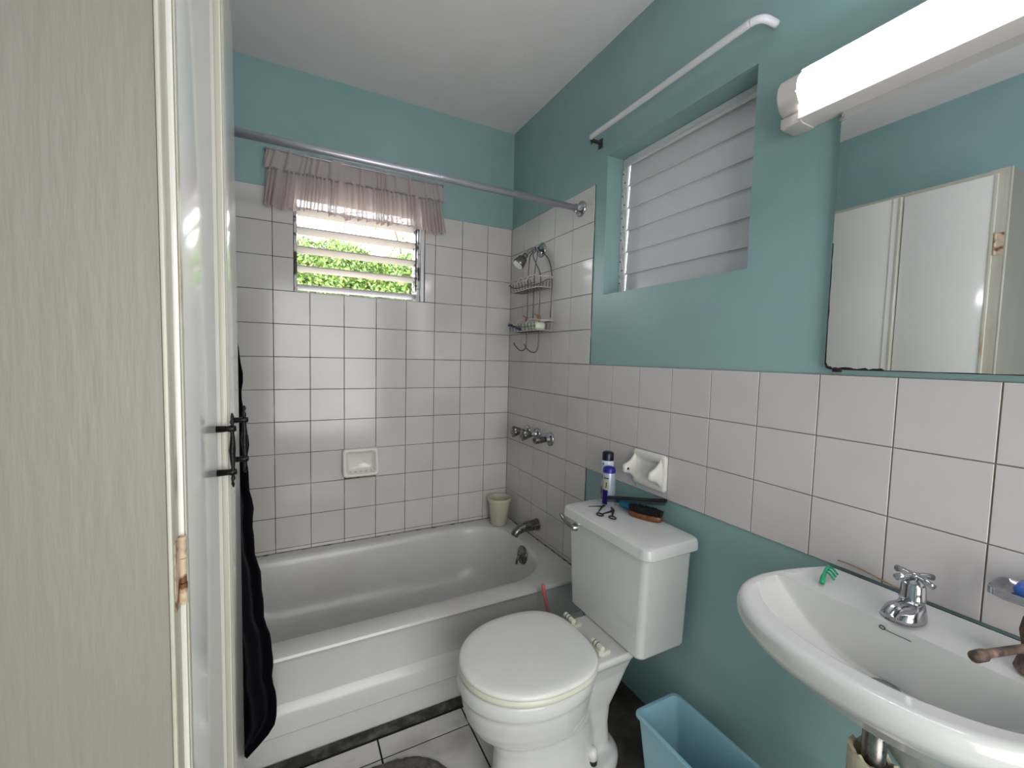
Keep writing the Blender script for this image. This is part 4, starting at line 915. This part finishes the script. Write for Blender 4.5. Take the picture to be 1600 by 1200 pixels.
bm = B(); dp = [(-0.024, 2.0185)]+[(-0.040-0.036*math.cos(PI/2-PI*k/12), 1.983+0.0355*math.sin(PI/2-PI*k/12)) for k in range(13)]+[(-0.024, 1.947)]
loft(bm, [[(x, y, z) for x, z in dp] for y in (LY0+0.052, LY1-0.047)], cap0=True, cap1=True); obj('diffuser', bm, 'lamp_glow', t, auto=40, label='glowing white diffuser')
for ya, yb in ((LY1-0.050, LY1), (LY0, LY0+0.055)):
    bm = B(); pp = lprof(0.001); cy_ = (ya+yb)/2
    rings = [[(x, y, z) for x, z in pp] for y in (ya, yb-0.004)] if yb == LY1 else [[(x, y, z) for x, z in pp] for y in (yb, ya+0.004)]
    ye = yb if yb == LY1 else ya
    rings.append([(x*0.94, ye, 1.975+(z-1.975)*0.95) for x, z in pp])
    loft(bm, rings, cap0=True, cap1=True); obj('end_cap', bm, 'lamp_white', t, auto=40)

# ------------------------------------------------------------------ closet
clo = thing('closet', 'cream painted closet with two doors and black handles on the left wall', 'closet', (-1.48, -1.33, 0))
CX, CYN, CYF, CZ = -1.2828, -1.657, -1.015, 2.085
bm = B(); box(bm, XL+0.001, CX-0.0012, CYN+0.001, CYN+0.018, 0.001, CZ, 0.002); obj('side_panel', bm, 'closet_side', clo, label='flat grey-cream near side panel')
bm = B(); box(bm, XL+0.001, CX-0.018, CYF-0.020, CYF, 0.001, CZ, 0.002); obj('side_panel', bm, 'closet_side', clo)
bm = B(); box(bm, XL+0.001, CX-0.018, CYN+0.021, CYF-0.020, CZ-0.02, CZ, 0.001); box(bm, XL+0.001, CX-0.018, CYN+0.021, CYF-0.020, 0.06, 0.08, 0.001); box(bm, XL+0.001, XL+0.008, CYN+0.021, CYF-0.020, 0.08, CZ-0.02); obj('carcass', bm, 'closet_gap', clo)
# face frame with a rounded near edge bead
bm = B(); box(bm, CX-0.0010, CX+0.0037, CYN-0.001, CYN+0.006, 0.001, CZ, 0.0018, 2); obj('edge_bead', bm, 'closet_frame', clo, auto=40, label='worn cream edge bead')
bm = B(); box(bm, CX-0.0175, CX+0.0028, CYN+0.0185, CYN+0.06, 0.001, CZ, 0.0005); box(bm, CX-0.0012, CX+0.0028, CYN+0.0062, CYN+0.0186, 0.001, CZ); box(bm, CX-0.0175, CX-0.004, CYF-0.022, CYF, 0.001, CZ, 0.002); box(bm, CX-0.0175, CX-0.004, CYN+0.045, CYF-0.022, CZ-0.035, CZ, 0.001); box(bm, CX-0.0175, CX-0.004, CYN+0.045, CYF-0.022, 0.001, 0.07, 0.001)
obj('face_frame', bm, 'closet_gap', clo, label='grey-cream face frame')
ND0, ND1, NX = CYN+0.036, -1.337, -1.2742
bm = B(); box(bm, NX-0.0115, NX, ND0, ND1, 0.075, CZ-0.018, 0.0025, 2); dn = obj('door', bm, 'closet', clo, auto=40)
bm = B(); box(bm, NX+0.0002, NX+0.002, ND0+0.0005, ND0+0.012, 0.078, CZ-0.022, 0.001); obj('edge_strip', bm, 'closet_frame', dn, auto=40, label='worn cream strip')
# far door stands slightly proud at its free edge
a0 = Vector((-1.2588, -1.3345, 0)); a1 = Vector((-1.2680, -1.030, 0)); dd = (a1-a0); Ld = dd.length; dd.normalize(); nn = Vector((dd.y, -dd.x, 0))
if nn.x > 0: nn = -nn
mxd = Matrix(((dd.x, nn.x, 0, a0.x), (dd.y, nn.y, 0, a0.y), (0, 0, 1, 0), (0, 0, 0, 1)))
bm = B(); box(bm, 0, Ld, 0, 0.018, 0.075, CZ-0.018, 0.0025, 2, mx=mxd); df = obj('door', bm, 'closet', clo, auto=40)
bm = B(); box(bm, -0.002, 0.0, 0.002, 0.010, 0.078, CZ-0.022, 0.0008, mx=mxd); box(bm, 0.001, 0.012, -0.002, 0.0, 0.078, CZ-0.022, 0.0009, mx=mxd); box(bm, 0.028, 0.034, -0.002, 0.0, 0.078, CZ-0.022, 0.0009, mx=mxd); obj('stile_bead', bm, 'closet_frame', df, auto=40)
# butt hinges
for z in (1.052, 1.80, 0.28):
    hc = (CX-0.002, CYN+0.022)
    bm = B(); box(bm, CX+0.0026, CX+0.0042, CYN+0.008, CYN+0.034, z-0.042, z+0.042, 0.0006); hg = obj('hinge', bm, 'hinge', clo, label='overpainted rusty butt hinge')
    bm = B()
    for k, (q0, q1) in enumerate(((-0.042, -0.016), (-0.015, 0.015), (0.016, 0.042))): tube(bm, [(CX+0.0065, CYN+0.031, z+q0), (CX+0.0065, CYN+0.031, z+q1)], 0.0048 if k != 1 else 0.0042, 10)
    obj('knuckles', bm, 'hinge', hg, auto=40)
# handles
def handle(door, x0, y, zt, zb, zmid_ext, nx):
    n = Vector(nx).normalized(); c0 = Vector((x0, y, 0)); o1 = c0+n*0.024
    bm = B()
    for z in (zt, zb): lathe(bm, [(0, 0.0062), (0.018, 0.0052), (0.022, 0.0065), (0.030, 0.005), (0.031, 0)], c0+Vector((0, 0, z)), n, 10)
    pz = [(zt+0.028, 0.0012), (zt+0.022, 0.003), (zt+0.017, 0.0018), (zt+0.012, 0.0035), (zt+0.006, 0.0024), (zt, 0.0052), (zt-0.008, 0.003), (zt-0.022, 0.0042), ((zt+zb)/2, 0.0056), (zb+0.022, 0.0042), (zb+0.008, 0.003), (zb, 0.0052), (zb-0.006, 0.0024), (zb-0.012, 0.0038), (zb-0.017, 0.0018), (zb-0.022, 0.003), (zb-0.028, 0.0012)]
    tube(bm, [o1+Vector((0.0006*math.sin(i*2.1), 0.0012*math.sin(i*1.7), z)) for i, (z, r) in enumerate(pz)], [r for z, r in pz], 8)
    obj('handle', bm, 'black_iron', door, smooth=True, label='black wrought iron handle')
handle(dn, NX, -1.352, 1.181, 1.102, 0, (1, 0, 0))
pfar = a0+dd*0.040
handle(df, pfar.x, pfar.y, 1.188, 1.112, 0, -nn)

# ------------------------------------------------------------------ bath mat
bm = B(); n = 120; rings = []
for f in (1.0, 1.0, 0.985, 0.96, 0.92, 0.87, 0.8, 0.7, 0.6, 0.45, 0.3, 0.15, 0.04):
    z = {1.0: 0.004}.get(f, 0.016)
    if f == 0.985: z = 0.011
    ring = []
    for k in range(n):
        a = 2*PI*k/n; c, s_ = math.cos(a), math.sin(a); e = 2/3
        x = -0.965+0.268*f*math.copysign(abs(c)**e, c); y = -1.205+0.275*f*math.copysign(abs(s_)**e, s_)
        ring.append((x+0.002*noise.noise((x*60, y*60, 1)), y+0.002*noise.noise((x*60, y*60, 9)), z+0.005*noise.noise((x*55, y*55, 0))))
    rings.append(ring)
rings[0] = [(p[0], p[1], 0.0015) for p in rings[0]]
loft(bm, rings, cap0=True, cap1=True)
tag(obj('bath_mat', bm, 'mat', smooth=True), 'dark grey pile bath mat on the floor before the tub', 'mat')

# ------------------------------------------------------------------ garden beyond the open louvres
obj('garden_ground', box(B(), -8, 8, 0.25, 12, -0.4, -0.3), 'ground', kind='structure')
t = thing('hedge', 'bright green leafy hedge outside the open louvre window', 'hedge', (-0.5, 2.1, -0.3))
rnd = random.Random(3)
def leaf(bm, c, s, up=0.6):
    d = Vector((rnd.gauss(0, 1), rnd.gauss(0, 1)-0.5, rnd.gauss(0, 1)*0.6+0.1)).normalized(); a, b, _ = frame_of(d)
    q = rnd.uniform(0, 6.28); u = a*math.cos(q)+b*math.sin(q); v = d.cross(u).normalized()
    p = [c-u*s*0.5, c+v*s*0.28+d*s*0.05, c+u*s*0.55, c-v*s*0.28+d*s*0.05]; vs = [bm.verts.new(x) for x in p]
    bm.faces.new((vs[0], vs[1], vs[2])); bm.faces.new((vs[0], vs[2], vs[3]))
bm = B()
def top(x): return 2.33+0.13*noise.noise((x*1.7, 0, 0))+0.09*noise.noise((x*6, 2, 0))+0.04*x
for k in range(42000):
    x = rnd.uniform(-2.2, 1.6); zt = top(x); z = zt-abs(rnd.gauss(0, 0.5))
    if z < 0.6: z = rnd.uniform(0.6, 2)
    y = 1.75+0.12*noise.noise((x*3, z*3, 0))+abs(rnd.gauss(0, 0.26))+0.35*max(0, z-zt+0.25)
    leaf(bm, Vector((x, y, z)), rnd.uniform(0.022, 0.05))
for k in range(9000):
    x = rnd.uniform(-2.2, 1.6); z = top(x)-0.06-abs(rnd.gauss(0, 0.5))
    if z < 0.6: z = rnd.uniform(0.6, 2)
    leaf(bm, Vector((x, 2.45+rnd.gauss(0, 0.08), z)), rnd.uniform(0.07, 0.11))
obj('foliage', bm, 'leaf', t, kind='stuff', keep=True)
bm = B()
for k in range(16):
    x = rnd.uniform(-2.0, 1.5); tube(bm, smooth_path([(x, 2.05, -0.3), (x+rnd.uniform(-.1, .1), 2.05, 0.8), (x+rnd.uniform(-.2, .2), 2.0, 1.6), (x+rnd.uniform(-.25, .25), 2.0, 2.1)], 3), 0.012, 6)
obj('branches', bm, 'branch', t, kind='stuff')
t = thing('sapling', 'thin wispy tree rising above the hedge outside the window', 'tree', (0.1, 2.9, -0.3))
bm = B(); lv = B()
tube(bm, smooth_path([(0.25, 2.9, -0.3), (0.2, 2.9, 1.2), (0.1, 2.9, 2.2), (-0.1, 2.85, 2.9)], 4), 0.012, 6)
for k in range(26):
    f = rnd.uniform(0.2, 1); b0 = Vector((0.15-0.25*f, 2.9, 2.0+0.9*f)); e0 = b0+Vector((rnd.uniform(-.7, .6), rnd.uniform(-.2, .2), rnd.uniform(-.1, .35))); m0 = (b0+e0)/2+Vector((0, 0, 0.06))
    tube(bm, smooth_path([b0, m0, e0], 4), 0.004, 5)
    for q in range(24): g_ = rnd.uniform(0.2, 1.05); leaf(lv, b0.lerp(e0, g_)+Vector((rnd.gauss(0, .03), rnd.gauss(0, .03), rnd.gauss(0, .03))), rnd.uniform(0.02, 0.045))
obj('branches', bm, 'branch', t, kind='stuff'); obj('foliage', lv, 'leaf', t, kind='stuff', keep=True)
